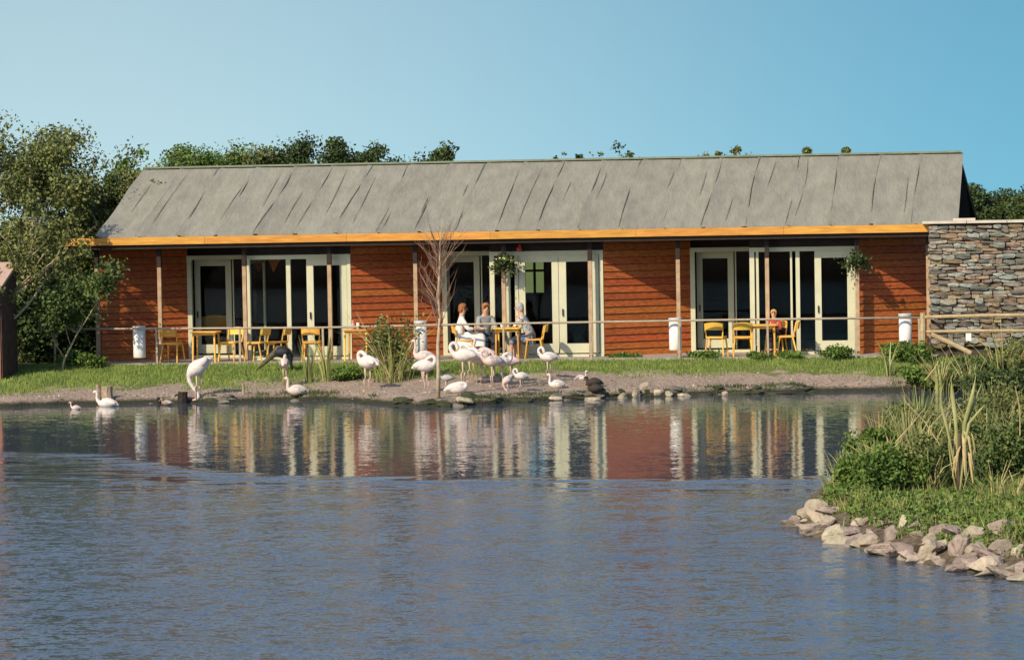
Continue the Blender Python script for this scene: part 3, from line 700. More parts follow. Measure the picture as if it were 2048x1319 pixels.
# ------------------------------------------------------------------ people
def skin_mesh(name, pts, edges, rad, root, sub=2):
    me = bpy.data.meshes.new(name); me.from_pydata([tuple(p) for p in pts], edges, [])
    o = bpy.data.objects.new(name, me); COL.objects.link(o)
    md = o.modifiers.new('s','SKIN'); md.use_smooth_shade = True; sv = me.skin_vertices[0].data
    for i, r in enumerate(rad):
        r = r if hasattr(r,'__len__') else (r,r); sv[i].radius = r; sv[i].use_root = (i == root)
    sb_ = o.modifiers.new('d','SUBSURF'); sb_.levels = sub; sb_.render_levels = sub
    dg = bpy.context.evaluated_depsgraph_get(); ev = o.evaluated_get(dg); out = bpy.data.meshes.new_from_object(ev)
    bpy.data.objects.remove(o); bpy.data.meshes.remove(me); out.name = name; return out
M_skin = mat('skin', (.62,.36,.25), .6, (.55,.30,.20), 8)
def person(lab, loc, rz, shirt, lower, hair, hairlen, lean=.08, hands=None, shoe=(.05,.04,.035), female=True, sleeves=True, skirt=False, k=1.0, lap=False):
    t = thing('person', lab, 'person', loc, rz); t.scale = (k,k,k)
    hz_ = .54; sx = lean
    pel = (0,0,hz_); wst = (sx*.4,0,.70); chest = (sx*1.1,0,.92); nk = (sx*1.35,0,1.07); hb = (sx*1.5+.01,0,1.16); ht = (sx*1.6+.03,0,1.27)
    hands = hands or [((.42,.13,.76)),((.42,-.13,.76))]
    P = [pel,wst,chest,nk,hb,ht]; E = [(0,1),(1,2),(2,3),(3,4),(4,5)]; Rr = [(.15,.13),(.13,.11),(.17,.11),(.055,.055),(.085,.08),(.08,.085)]
    arms = []
    for s_, h in zip((1,-1), hands):
        sh_ = Vector((chest[0],s_*.165,.985)); hd = Vector(h); mid = (sh_+hd)/2+Vector((-.02,s_*.07,-.12)); wr = hd-(hd-mid).normalized()*.05
        i = len(P); P += [sh_,mid,wr,hd]; E += [(2,i),(i,i+1),(i+1,i+2),(i+2,i+3)]; Rr += [.055,.042,.028,(.038,.02)]; arms.append((sh_,mid,wr,hd))
    legs = []
    for s_ in (1,-1):
        hp = Vector((.05,s_*.09,hz_-.02)); kn = Vector((.44,s_*.10,.50)); an = Vector((.44+.03*s_,s_*.10,.10)); ft = Vector((.56+.03*s_,s_*.12,.045))
        i = len(P); P += [hp,kn,an,ft]; E += [(0,i),(i,i+1),(i+1,i+2),(i+2,i+3)]; Rr += [.095,.062,.038,(.04,.03)]; legs.append((hp,kn,an,ft))
    me = skin_mesh('body', P, E, Rr, 0)
    body = link('body', me, t)
    # fingers, nose and ears joined into the one body mesh
    ex = MB()
    for (sh_,mid,wr,hd) in arms:
        d = (hd-wr).normalized(); sd_ = Vector((0,0,1)).cross(d).normalized()
        for q in range(4):
            b = hd+sd_*(q-1.5)*.018-d*.01; ln = (.06,.075,.07,.052)[q]
            ex.tube([b, b+d*ln*.55+Vector((0,0,.006)), b+d*ln-Vector((0,0,.015))], [.0095,.009,.007], 6)
        s1 = 1 if sh_.y > 0 else -1
        ex.tube([hd-d*.03-sd_*s1*.03, hd-sd_*s1*.055, hd+d*.03-sd_*s1*.05], [.012,.011,.008], 6)
    hx = ht[0]; ex.tube([(hx+.06,0,1.255),(hx+.093,0,1.215),(hx+.07,0,1.20)], [.007,.012,.010], 6)
    for s_ in (1,-1): ex.ell((hx-.005,s_*.085,1.225), (.02,.01,.032), 6, 4)
    bm = bmesh.new(); bm.from_mesh(me); bm2 = ex.mesh('tmp', M_skin, True); bm.from_mesh(bm2); bm.to_mesh(me); bm.free(); bpy.data.meshes.remove(bm2)
    me.materials.clear(); me.materials.append(M_skin); me.shade_smooth()
    for s_ in (1,-1): MB().ell((hx+.078,s_*.03,1.235), (.009,.012,.009), 6, 4).build('eye', M_black, t)
    MB().ell((hx+.078,0,1.175), (.01,.024,.006), 6, 4).build('mouth', mat('lips',(.5,.15,.12),.5), t)
    # clothes
    ci = [(0,0,hz_+.02),wst,chest,(nk[0],0,nk[2]-.03)]; CE = [(0,1),(1,2),(2,3)]; CR = [(.165,.15),(.148,.128),(.185,.128),(.065,.065)]
    for (sh_,mid,wr,hd) in arms:
        i = len(ci); e = mid+(wr-mid)*(.75 if sleeves else .1); ci += [sh_,mid,e]; CE += [(2,i),(i,i+1),(i+1,i+2)]; CR += [.068,.056,.042]
    link('shirt', skin_mesh('shirt', ci, CE, CR, 0), t).data.materials.append(shirt)
    li = [(0,0,hz_)]; LE = []; LR = [(.165,.14)]
    for (hp,kn,an,ft) in legs:
        i = len(li); low = kn+(an-kn)*(.35 if skirt else .95)
        li += [hp,kn,low]; LE += [(0,i),(i,i+1),(i+1,i+2)]; LR += [.118,(.09 if skirt else .078),(.095 if skirt else .055)]
    link('skirt' if skirt else 'trousers', skin_mesh('lower', li, LE, LR, 0), t).data.materials.append(lower)
    if lap:
        cl = MB(); n1 = 12
        prof = []
        for i in range(n1+1):
            a = i/n1; prof.append((-.05+.66*min(a*1.35,1), .66+.03*math.sin(a*5)-(.34*max(0,a-.72)/.28)))
        vs = []
        for i,(x,z) in enumerate(prof):
            for j in range(7): y = -.25+.5*j/6; vs.append((x,y,z-.30*(abs(y)/.25)**3+.012*math.sin(j*2.1+i)))
        cl.add(vs, [(i*7+j,(i+1)*7+j,(i+1)*7+j+1,i*7+j+1) for i in range(n1) for j in range(6)])
        cl.add([(x,y,z-.02) for x,y,z in vs], [(i*7+j,i*7+j+1,(i+1)*7+j+1,(i+1)*7+j) for i in range(n1) for j in range(6)])
        cl.build('lap_cloth', M_white, t, True)
    hm = MB(); hm.ell((hx-.018,0,1.265), (.108,.102,.095), 14, 9)
    if hairlen: hm.ell((hx-.055,0,1.21), (.075,.098,.10), 12, 8)
    vv = hm.v; hm.v = [(x+.006*math.sin(z*90+y*70), y+.006*math.sin(x*80), z) if x < hx+.045 or z > 1.29 else (hx+.05,y*.9,max(z,1.29)) for x,y,z in vv]
    hm.build('hair', hair, t, True)
    sm = mat('dark_shoe_leather', shoe, .5)
    for (hp,kn,an,ft) in legs:
        MB().tube([(an.x-.05,an.y,.045),(an.x+.02,an.y,.06),(ft.x,ft.y,.045),(ft.x+.07,ft.y,.03)], [.04,.05,.047,.025], 10).build('shoe', sm, t, True)
    return t
W_cl = mat('white_cloth', (.84,.81,.76), .9, (.74,.71,.68), 5)
G_cl = mat('grey_jacket_cloth', (.36,.38,.36), .9, (.22,.24,.24), 12)
P_cl = mat('patterned_blouse', (.60,.60,.58), .9, (.10,.14,.16), 22, detail=1)
D_cl = mat('dark_patterned_skirt', (.30,.33,.36), .9, (.03,.05,.07), 14, detail=1)
Rd = mat('red_jersey', (.42,.07,.045), .9); Dn = mat('dark_trousers', (.04,.045,.06), .9)
person('woman in white blouse and white skirt, back turned, seated at the middle table', (X_(917,-.45,650),-.45,SLAB-.05), R(12), W_cl, W_cl, mat('auburn_hair',(.32,.12,.04),.7), True, .06, skirt=True, lap=True)
person('man in grey jacket sitting behind the middle table', (X_(968,.02,650),-.02,SLAB-.05), R(-62), G_cl, Dn, mat('ginger_brown_hair',(.34,.14,.06),.7), False, .10, female=False)
person('grey haired woman in patterned blouse and dark skirt leaning on the middle table', (X_(1062,-.45,650),-.45,SLAB-.05), R(178), P_cl, D_cl, mat('grey_curly_hair',(.45,.42,.38),.8,(.3,.28,.25),40), True, .16, hands=[(.30,.10,1.02),(.40,-.10,.80)], skirt=True)
person('child in a red jersey with fair hair sitting behind the right hand table', (X_(1548,.0,640),-.03,SLAB+.06), R(-88), Rd, Dn, mat('fair_hair',(.55,.36,.15),.7), False, .05, k=.74)

# ------------------------------------------------------------------ birds
def bird(u, v, lab, pose, face=0, k=1.0, col=None, cat='bird', name='flamingo', group=None, z=None, p=None, billcol=None, wingcol=None):
    p = p or ground_at(u, v); zz = p.z if z is None else z
    t = thing(name, lab, cat, (p.x,p.y,zz), R(face), group); k *= .93; t.scale = (k,k,k)
    col = col or M_bird
    Lg = .46
    standing = pose in ('tuck','up','feed','s','preen')
    o = Lg if standing else -.02
    body = [(-.34,.10),(-.27,.13),(-.18,.155),(-.06,.165),(.06,.16),(.15,.165),(.205,.20)]
    br = [.012,.05,.095,.130,.125,.085,.048]
    if pose == 'feed': body = [(-.26,.30),(-.20,.27),(-.12,.22),(-.02,.15),(.07,.09),(.13,.03),(.16,-.03)]
    necks = {
     'tuck': ([(.235,.27),(.22,.34),(.16,.37),(.09,.345),(.03,.30),(-.01,.275)], [.036,.034,.033,.035,.038,.02]),
     'preen': ([(.26,.28),(.27,.36),(.22,.42),(.15,.40),(.12,.33),(.12,.27)], [.036,.03,.03,.032,.036,.02]),
     'up':   ([(.22,.28),(.205,.36),(.20,.45),(.21,.52),(.245,.545),(.30,.53)], [.034,.026,.024,.026,.034,.02]),
     's':    ([(.26,.24),(.30,.31),(.27,.39),(.25,.46),(.29,.50),(.345,.475)], [.036,.028,.026,.028,.034,.02]),
     'feed': ([(.15,-.12),(.10,-.22),(.04,-.30),(.0,-.37),(.02,-.425),(.06,-.44)], [.034,.028,.026,.026,.032,.018]),
     'sit':  ([(.21,.22),(.205,.30),(.20,.37),(.21,.42),(.25,.435),(.29,.42)], [.036,.028,.027,.030,.036,.02]),
     'swim': ([(.23,.20),(.26,.28),(.25,.36),(.27,.42),(.31,.43),(.35,.41)], [.036,.028,.027,.030,.036,.02]),
     'rest': ([(.22,.19),(.20,.235),(.12,.255),(.04,.25),(-.02,.235),(-.05,.22)], [.036,.034,.034,.034,.034,.02]),
     'duck': ([(.19,.19),(.20,.24),(.215,.275),(.25,.28),(.28,.265),(.30,.25)], [.04,.035,.04,.042,.03,.014])}
    np_, nr = necks[pose]
    if not standing: body = [(x, z_-.03) for x, z_ in body]; o = -.01 if pose != 'swim' else -.05
    pts = [(x,0,z_+o) for x,z_ in body]+[(x,0,z_+(o if pose != 'x' else 0)) for x,z_ in np_]
    rad = [q*1.10 for q in br]+[q*1.22 for q in nr]
    # densify by catmull-rom
    PP = [Vector(q) for q in pts]; out = []; ro = []
    for i in range(len(PP)-1):
        a, b, c, d = PP[max(i-1,0)], PP[i], PP[i+1], PP[min(i+2,len(PP)-1)]
        for s_ in (0,.5):
            out.append(.5*((2*b)+(c-a)*s_+(2*a-5*b+4*c-d)*s_*s_+(3*b-a-3*c+d)*s_**3)); ro.append(rad[i]*(1-s_)+rad[i+1]*s_)
    out.append(PP[-1]); ro.append(rad[-1])
    MB().tube(out, ro, 10).build('body', col, t, True)
    e = out[-1]; f = (out[-1]-out[-3]).normalized()
    MB().tube([e, e+f*.045+Vector((0,0,-.008)), e+f*.075+Vector((0,0,-.03))], [.018,.013,.004], 6).build('bill', billcol or M_bill, t, True)
    hd = out[-3]
    for s_ in (1,-1): MB().ell((hd.x,hd.y+s_*.030,hd.z+.006),(.006,.004,.006),5,4).build('eye', M_black, t)
    wc = wingcol or M_grey
    for s_ in (1,-1):
        if pose == 'feed': q = (-.06,s_*.085,.20+o); rt_ = Matrix.Rotation(R(40),3,'Y')
        else: q = (-.09,s_*.085,.185+o-(.03 if not standing else 0)); rt_ = Matrix.Rotation(R(-9),3,'Y')
        MB().ell(q, (.20,.045,.075), 12, 7, rt_).build('wing', wc, t, True)
    if standing:
        for s_, dx in ((1,.02),(-1,-.04)):
            lg = MB(); lg.tube([(0+dx,s_*.045,.10+Lg),(dx-.01,s_*.045,Lg*.62),(dx+.03,s_*.045,Lg*.52),(dx+.01,s_*.045,.0)], [.024,.013,.015,.0095], 6)
            lg.tube([(dx-.01,s_*.045,.01),(dx+.08,s_*.045,.008)], [.012,.018], 5, .4); lg.build('leg', M_leg, t, True)
    return t
G = 'white and pink waterbirds on the muddy bank'
W2_ = M_bird
bird(397,800,'white flamingo bent double feeding at the water edge, leftmost standing bird','feed',180,1.28,group=G,wingcol=W2_)
bird(570,770,'pinkish bird standing with tucked head below the dark peacock','tuck',95,.85,M_pink,group=G)
bird(592,789,'greyish goose sitting on the mud facing left with upright neck','sit',180,.92,M_pink,name='goose',group=G)
bird(735,782,'plump white flamingo with hidden head, between the reeds and the tall reed bush','tuck',150,1.1,M_bird,group=G,wingcol=W2_)
bird(848,762,'grey backed flamingo with a long upright neck behind the bare sapling, before the bin','up',178,.95,M_pink,group=G)
bird(852,785,'white flamingo with head tucked high, just left of the sapling trunk','tuck',-8,1.0,M_bird,group=G,wingcol=W2_)
bird(928,770,'white flamingo with looped neck, leftmost of the dense group right of the sapling','preen',184,1.12,M_bird,group=G,wingcol=W2_)
bird(958,768,'grey winged flamingo standing in the middle of the dense group','tuck',160,1.0,M_bird,group=G)
bird(968,758,'pinkish flamingo at the rear of the dense group with its neck raised','s',150,1.0,M_pink,group=G,wingcol=M_pink)
bird(985,772,'white flamingo front right in the dense group','preen',200,.95,M_pink,group=G)
bird(942,763,'white flamingo at the back of the dense group with its neck folded on its back','tuck',170,1.05,M_bird,group=G)
bird(1022,764,'small pinkish flamingo half behind the right end of the dense group','tuck',195,.8,M_pink,group=G,wingcol=M_pink)
bird(1006,770,'white flamingo at the right end of the dense group, head tucked away','tuck',20,.9,M_bird,group=G,wingcol=M_bird)
bird(1097,758,'small white flamingo standing apart before the woman\'s chair, curled neck','preen',175,.85,M_bird,group=G)
bird(1042,785,'grey backed bird with curled white neck at the bank edge below the table','preen',182,.62,M_bird,name='goose',group=G)
bird(1016,790,'small white bird stooping left of the grey backed bird at the bank edge','feed',185,.6,M_pink,name='goose',group=G)
bird(1113,776,'small white goose sitting on the mud with upright neck','sit',178,.75,M_bird,name='goose',group=G)
bird(915,786,'white goose lying flat on the mud right of the sapling','rest',0,.95,M_bird,name='goose',group=G,wingcol=M_bird)
bird(893,785,'thin grey bird standing behind the sapling foot','s',182,.55,M_grey,name='heron',group=G)
bird(1163,760,'small white gull standing where the grass meets the mud','sit',0,.5,M_bird,name='gull',group=G)
Br = mat('dark_brown_feathers', (.05,.035,.025), .8); Or = mat('orange_buff', (.65,.28,.06), .7)
for (u,v,lab) in ((1187,771,'dark duck with orange bill facing left, upper of the two on the mud'),(1190,784,'dark duck with orange bill facing left, lower of the two by the water')):
    bird(u,v,lab,'duck',180,.72,Br,name='duck',cat='duck',billcol=Or,wingcol=M_black)
bird(213,812,'white goose swimming past the wooden stumps','swim',178,.88,M_bird,name='goose',z=0,p=atZ(213,812,0),wingcol=M_bird)
bird(151,816,'tiny pale duck on the water near the left shore','swim',178,.42,M_pink,name='duck',cat='duck',z=0,p=atZ(151,818,0))
bird(333,808,'small brownish duck at the water edge between the stumps','duck',180,.5,mat('brown_feathers',(.32,.24,.18),.8),name='duck',cat='duck',z=.0,p=atZ(333,810,0))
# peacock on the grass
p = ground_at(566,745)
pk = thing('peacock', 'dark peacock with long drooping tail on the grass before the terrace', 'peacock', (p.x,p.y,p.z), R(0))
pb = MB(); pb.tube([(-.12,0,.50),(-.02,0,.48),(.10,0,.44),(.17,0,.36),(.19,0,.24),(.20,0,.14),(.235,0,.10)], [.10,.14,.13,.085,.04,.032,.02], 10); pb.build('body', M_black, pk, True)
tl = MB(); tl.tube([(.06,.0,.56),(-.10,0,.55),(-.22,0,.42),(-.42,0,.24),(-.62,.0,.06)], [.05,.085,.07,.05,.012], 8, .6); tl.build('tail', mat('bronze_green_tail',(.11,.095,.045),.6,(.03,.04,.025),16), pk, True)
for s_ in (1,-1):
    MB().tube([(.05,s_*.05,.38),(.03,s_*.05,.2),(.05,s_*.05,0)], [.03,.014,.01], 6).build('leg', M_leg, pk, True)
    MB().ell((.0,s_*.11,.47),(.17,.04,.09),10,6).build('wing', mat('blue_black_wing',(.02,.025,.03),.6), pk, True)
MB().tube([(.23,0,.10),(.27,0,.08)],[.012,.003],5).build('bill', M_bill, pk)

# ------------------------------------------------------------------ stumps, rocks
M_stump = mat('grey_brown_stump', (.42,.32,.22), .9, (.24,.18,.12), 9, .01, 30)
def stump(u, v, r, h, lab, cat='stump', M=None):
    p = ground_at(u, v); n = 9; prof = [(r*1.12,-.2),(r*1.05,.02),(r,h*.5),(r*.98,h)]
    mb = lathe(MB(), prof, n); mb.v = [(x*(1+.08*math.sin(i*2.3)), y*(1+.08*math.cos(i*1.7)), z+(.02*math.sin(i) if z > h*.9 else 0)) for i,(x,y,z) in enumerate(mb.v)]
    return tag(mb.build('stump', M or M_stump, loc=(p.x,p.y,p.z)), lab, cat)
stump(197,803,.055,.36,'thin upright stake beside the thick stump on the left shore','stake')
stump(215,800,.125,.30,'thick sawn tree stump on the left shore behind the swimming goose')
stump(317,806,.04,.12,'short dark peg at the left shore','peg',M_dark)
stump(366,806,.11,.24,'dark weathered stump at the water edge left of the feeding flamingo','stump',M_dark)
stump(487,788,.03,.22,'thin stick standing in the bank right of the feeding flamingo','stake')
M_rock = mat('pale_warm_rock', (.44,.37,.26), .9, (.22,.19,.14), 7, .035, 14, objrand=.25)
M_rock2 = mat('pinkish_rock', (.37,.30,.235), .9, (.19,.15,.12), 7, .035, 14, objrand=.25)
M_rockd = mat('dark_mossy_clod', (.06,.065,.03), .95, (.025,.03,.015), 9, .03, 14)
def rock_mesh(seed, sz, material, cuts=6, rnd=.5, name='rock'):
    rr = random.Random(seed); bm = bmesh.new(); bmesh.ops.create_icosphere(bm, subdivisions=3, radius=1)
    planes = []
    for i in range(cuts+5):
        n_ = Vector((rr.gauss(0,1),rr.gauss(0,1),rr.gauss(0,.8))).normalized(); planes.append((n_, rr.uniform(.36,.74)))
    off = Vector((rr.uniform(0,9),rr.uniform(0,9),rr.uniform(0,9)))
    from mathutils import noise as mn
    for v in bm.verts:
        c = v.co.copy()
        for n_, d in planes:
            q = c.dot(n_)-d
            if q > 0: c -= n_*q*max(0,1-rnd*.3)
        c += c.normalized()*(.12*mn.noise(c*1.6+off)+.06*mn.noise(c*5+off))
        v.co = Vector((c.x*sz[0], c.y*sz[1], c.z*sz[2]))
    me = bpy.data.meshes.new(name); bm.to_mesh(me); bm.free(); me.materials.append(material); return me
big = [ # u,v(centre), w,h px, material, label
 (1630,1017,54,40,0,'large rounded pale boulder at the tip of the rocky spit'),
 (1592,1041,34,20,1,'low rock jutting into the water at the very tip of the spit'),
 (1632,1052,72,32,1,'long flat rock below the rounded boulder at the spit tip'),
 (1679,1064,60,52,0,'big wedge shaped boulder, second large one from the spit tip'),
 (1737,1078,36,36,0,'yellowish upright rock right of the wedge shaped boulder'),
 (1731,1040,34,26,1,'pinkish rock under the leaves above the wedge shaped boulder'),
 (1782,1060,44,54,1,'tall pinkish rock half under the foliage at mid spit'),
 (1806,1046,30,34,0,'tawny angular rock beside the tall pinkish one'),
 (1788,1098,96,30,1,'long flat waterline slab in the middle of the rocks'),
 (1838,1064,42,24,0,'pale cream rock perched above the long flat slab'),
 (1855,1101,46,48,0,'bright yellow cream pointed rock at the waterline, right of the long flat slab'),
 (1884,1058,46,26,1,'grey tilted rock behind the bright pointed one'),
 (1918,1092,60,50,1,'broad grey pink boulder right of the bright pointed rock'),
 (1957,1066,60,46,0,'blocky tan boulder high on the bank near the frame edge'),
 (1980,1128,110,36,0,'very long low waterline rock toward the frame edge'),
 (2012,1098,64,40,1,'dull brown rock behind the very long low one'),
 (2040,1102,34,40,0,'upright rock cut by the frame edge, upper one'),
 (2042,1134,44,42,1,'pinkish rock at the waterline cut by the frame edge'),
 (2005,1052,52,40,0,'tan rock under the grass near the frame edge'),
]
for i,(u,v,w_,h_,mt,lab) in enumerate(big):
    p = ground_at(u, v+h_*.35); sc = 6000/((p-CAM).dot(Fw)); a, c = w_/sc/2*1.22, h_/sc/2*1.25
    o = link('boulder', rock_mesh(200+i, (a, max(a*.7,c*.8), c), (M_rock,M_rock2)[mt], rnd=(1.6 if i == 0 else .3), name='boulder'), None, (p.x, p.y+a*.2, p.z+c*.35))
    o.rotation_euler = (0,0,random.uniform(-.5,.5)*.6); tag(o, lab, 'rock', 'boulders along the spit')
rr = random.Random(9); sm = [rock_mesh(300+i, (1,.8,.62), (M_rock,M_rock2)[i%2]) for i in range(6)]
path = [(1580,1050),(1640,1072),(1700,1090),(1760,1106),(1830,1120),(1880,1124),(1940,1143),(2048,1158)]
for i in range(54):
    t = rr.random()*(len(path)-1.001); k = int(t); f = t-k; u = path[k][0]*(1-f)+path[k+1][0]*f; v = path[k][1]*(1-f)+path[k+1][1]*f - rr.random()**1.4*70*min(1,(u-1540)/150)
    p = ground_at(u, v); r_ = rr.uniform(.07,.20)
    o = link('rock', rr.choice(sm), None, (p.x,p.y,p.z+r_*.15)); o.scale = (r_*rr.uniform(1.0,1.9),r_,r_*rr.uniform(.6,1.0)); o.rotation_euler = (rr.uniform(-.3,.3),rr.uniform(-.3,.3),rr.uniform(0,6))
    tag(o, ('flat ' if o.scale.x > 1.5*o.scale.y else 'chunky ')+('pinkish' if o.data in sm[1::2] else 'pale')+(' larger' if r_ > .135 else ' small')+(' waterline' if p.z < .07 else ' upper')+' stone wedged beside the '+min(big, key=lambda b: (b[0]-u)**2+(b[1]-v)**2)[5].split(' at ')[0].split(' right')[0].split(' on ')[0].split(' toward')[0].rsplit(',',1)[0].replace('the the','the')[:38].rsplit(' ',1)[0], 'rock', 'small stones between the boulders')
shore = [(1186,797,40,12,'flat pale stone at the far waterline below the two dark ducks'),(1243,793,26,14,'pale stone at the far waterline, leftmost of the light cluster'),
 (1270,790,24,18,'rounded pale stone second in the light cluster on the far shore'),(1293,781,34,24,'largest pale stone of the far shore cluster'),(1316,786,20,18,'small pale stone right of the largest far shore stone'),
 (1338,788,24,12,'low pale stone in the far shore cluster before the litter bin'),(1368,789,30,10,'flat pale stone at the right end of the far shore cluster'),(1450,788,16,12,'single pale stone on the far shore before the right hand tables'),
 (925,799,52,14,'flat whitish stone at the waterline beside the sapling foot'),(1110,796,26,10,'pale flat stone at the waterline below the sitting goose')]
for i,(u,v,w_,h_,lab) in enumerate(shore):
    p = ground_at(u, v+3); a, c = w_/93/2*1.15, h_/93/2*1.3
    o = link('rock', rock_mesh(400+i,(a,a*.7,c),M_rock), None, (p.x,p.y,p.z+c*.3)); tag(o, lab, 'rock', 'pale stones at the far waterline')
clods = [(735,797,26,16,'round dark clod at the waterline below the plump white flamingo'),(940,790,52,30,'biggest dark mossy mound at the waterline right of the sapling'),
 (982,797,28,24,'dark clod at the waterline below the dense bird group'),(800,798,44,20,'dark turf mound left of the sapling foot'),(850,800,50,20,'dark turf mound at the sapling foot'),
 (1040,796,60,18,'dark turf edge below the grey backed bird'),(1150,792,44,12,'dark turf edge below the sitting goose'),(1220,786,40,12,'dark turf edge left of the pale stone cluster'),
 (1408,786,30,16,'dark turf mound on the far shore left of centre table group'),(1470,784,70,18,'long dark turf mound on the far shore before the right chairs'),(1560,783,60,12,'dark turf edge on the far shore at the right bend'),(425,797,40,22,'dark hollow earth clod just right of the feeding flamingo')]
for i,(u,v,w_,h_,lab) in enumerate(clods):
    p = ground_at(u, v+4); a, c = w_/93/2*1.2, h_/93/2*1.1
    o = link('clod', rock_mesh(500+i,(a*1.1,a*.5,c*.8),M_rockd,rnd=.8,name='clod'), None, (p.x,p.y+.05,p.z-c*.05)); tag(o, lab, 'clod', 'dark turf clods along the far waterline')

sd_ = [rock_mesh(600+i,(1,.7,.55),M_rockd if i%2 else mat('wet_grey_stone',(.20,.18,.14),.6,(.10,.09,.07),7,.02,14)) for i in range(4)]
rr = random.Random(31)
for i in range(46):
    u = rr.uniform(690,1640) if i < 36 else rr.uniform(250,690); p = atZ(u, float(np.interp(u,[a for a,b in SHORE_PX],[b for a,b in SHORE_PX])), 0); r_ = rr.uniform(.06,.17)
    yy = p.y+rr.uniform(-.10,.25); o = link('stone', rr.choice(sd_), None, (p.x,yy,max(hz(p.x,yy),-.03))); o.scale = (r_*rr.uniform(1,1.8),r_,r_); o.rotation_euler = (0,0,rr.uniform(-.6,.6))
    an = min(((300,'between the left stumps'),(400,'under the feeding flamingo'),(500,'right of the thin bank stick'),(600,'below the sitting greyish goose'),(735,'below the plump white flamingo'),(820,'left of the sapling foot'),(925,'right of the sapling foot'),(1020,'below the stooping birds'),(1110,'below the small sitting goose'),(1190,'below the two dark ducks'),(1290,'beside the light stone cluster'),(1370,'below the third litter bin'),(1450,'below the leftmost right hand chair'),(1540,'below the right hand table'),(1620,'below the right hand door')), key=lambda a: abs(a[0]-u))
    tag(o, ('broad ' if o.scale.x > .2 else 'small ')+('dark mossy' if i%2 else 'wet grey')*0+('mossy black' if o.data in sd_[1::2] else 'wet grey')+' stone at the far waterline '+an[1], 'stone', 'dark wet stones along the far waterline')
# grit and droppings scattered over the mud
n = 5200; x = rng.uniform(-14,13,n); y = np.interp(x,SX,SY)+.15+rng.random(n)**1.3*2.6; z = height(x,y)
for nm_, sel, M_, s0 in (('bank_grit', rng.random(n) < .8, mat('bank_grit',(.30,.24,.18),.9,island=.6), .018), ('bank_feathers', rng.random(n) < .08, M_white, .014)):
    C = np.stack([x,y,z],1)[sel]; k = len(C); sz = s0*(.5+1.4*rng.random(k)**2)[:,None]; O = np.array([(1,0,0),(0,1,0),(-1,0,0),(0,-1,0),(0,0,.7)])
    V = (C[:,None,:]+O[None]*sz[:,None,:]*(.7+.6*rng.random((k,5,1)))).reshape(-1,3); F = (np.arange(k)[:,None,None]*5+np.array([(0,1,4),(1,2,4),(2,3,4),(3,0,4)])[None]).reshape(-1,3)
    link(nm_, np_mesh(nm_, V, F, M_), kind='stuff')
# ------------------------------------------------------------------ vegetation
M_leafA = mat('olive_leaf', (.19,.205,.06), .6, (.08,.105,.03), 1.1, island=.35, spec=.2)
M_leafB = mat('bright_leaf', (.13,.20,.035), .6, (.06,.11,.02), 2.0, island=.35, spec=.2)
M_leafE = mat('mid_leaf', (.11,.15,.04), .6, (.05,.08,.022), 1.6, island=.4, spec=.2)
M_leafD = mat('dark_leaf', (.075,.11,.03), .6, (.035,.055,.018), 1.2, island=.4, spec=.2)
M_reed = mat('yellow_green_reed', (.36,.34,.12), .6, (.18,.22,.06), 2.5, island=.3)
M_flax = mat('flax_blade', (.36,.34,.14), .5, (.17,.21,.07), 2.5, island=.25)
M_dry = mat('dry_stem', (.52,.42,.20), .8, (.36,.28,.13), 6, island=.2)
M_turf = mat('turf_blades', (.22,.28,.06), .8, (.10,.155,.03), 1.5, island=.35)

def tree(x, y, h, spread, lab, cat='tree', name='tree', nleaf=9000, leaf=.055, limb=7, crown_lo=.35, lean=(.12,0), M=None, seed=0, group=None, bare=0, thick=.09, blob=.085):
    rr = random.Random(seed*7+3); g = hz(x, y) if y < 0 else .58
    t = thing(name, lab, cat, (x,y,g-.05), 0, group); wood = MB(); tips = []
    def limb_(p, d, ln, r, lev):
        pts = [p]; n_ = 5
        for i in range(n_):
            d = (d+Vector((rr.gauss(0,.16)+lean[0]*.5, rr.gauss(0,.16)+lean[1]*.5, .06))).normalized(); p = p+d*(ln/n_); pts.append(p)
        wood.tube(pts, [r*(1-.6*i/n_) for i in range(n_+1)], 6 if lev else 8)
        if lev >= 2: tips.extend(pts[2:]); return
        if lev == 1: tips.extend(pts[3:])
        for i in range(3 if lev else limb):   # side limbs
            k = rr.randint(2 if lev else 1, n_); q = pts[k]; a = rr.uniform(0,2*math.pi); el = rr.uniform(.25,.95)
            dd = Vector((math.cos(a)*math.cos(el)*spread/h*1.7, math.sin(a)*math.cos(el)*spread/h*1.7, math.sin(el))).normalized()
            limb_(q, dd, ln*rr.uniform(.5,.75), r*(1-.6*k/n_)*.62, lev+1)
    limb_(Vector((0,0,0)), Vector((lean[0],lean[1],1)).normalized(), h*.62, thick*h/5, 0)
    zmax = max(p.z for p in tips)
    sc = (h-.25)/zmax
    wood.v = [(x_*1,y_*1,z_*sc) for x_,y_,z_ in wood.v]
    tips = [Vector((p.x,p.y,p.z*sc)) for p in tips if p.z*sc > h*crown_lo]
    wood.build('trunk', M_bark, t, True)
    if nleaf:
        T = np.array([tuple(p) for p in tips]); w_ = rng.random(len(T))**2.5+.02; idx = rng.choice(len(T), nleaf, p=w_/w_.sum())
        rad = spread*blob*(.6+.8*rng.random(len(T)))
        dv = rng.normal(size=(nleaf,3)); dv /= np.linalg.norm(dv,axis=1)[:,None]; C = T[idx]+dv*(2.4*rng.random(nleaf)**.8)[:,None]*rad[idx][:,None]*np.array([1,1,.8])
        C[:,2] = np.maximum(C[:,2], .05)
        V, F = leaves(C, leaf); link('crown', np_mesh('crown', V, F, M or M_leafA), t)
    return t
def gz(u, v, Y): p = atY(u, v, Y); return p.x, p.z
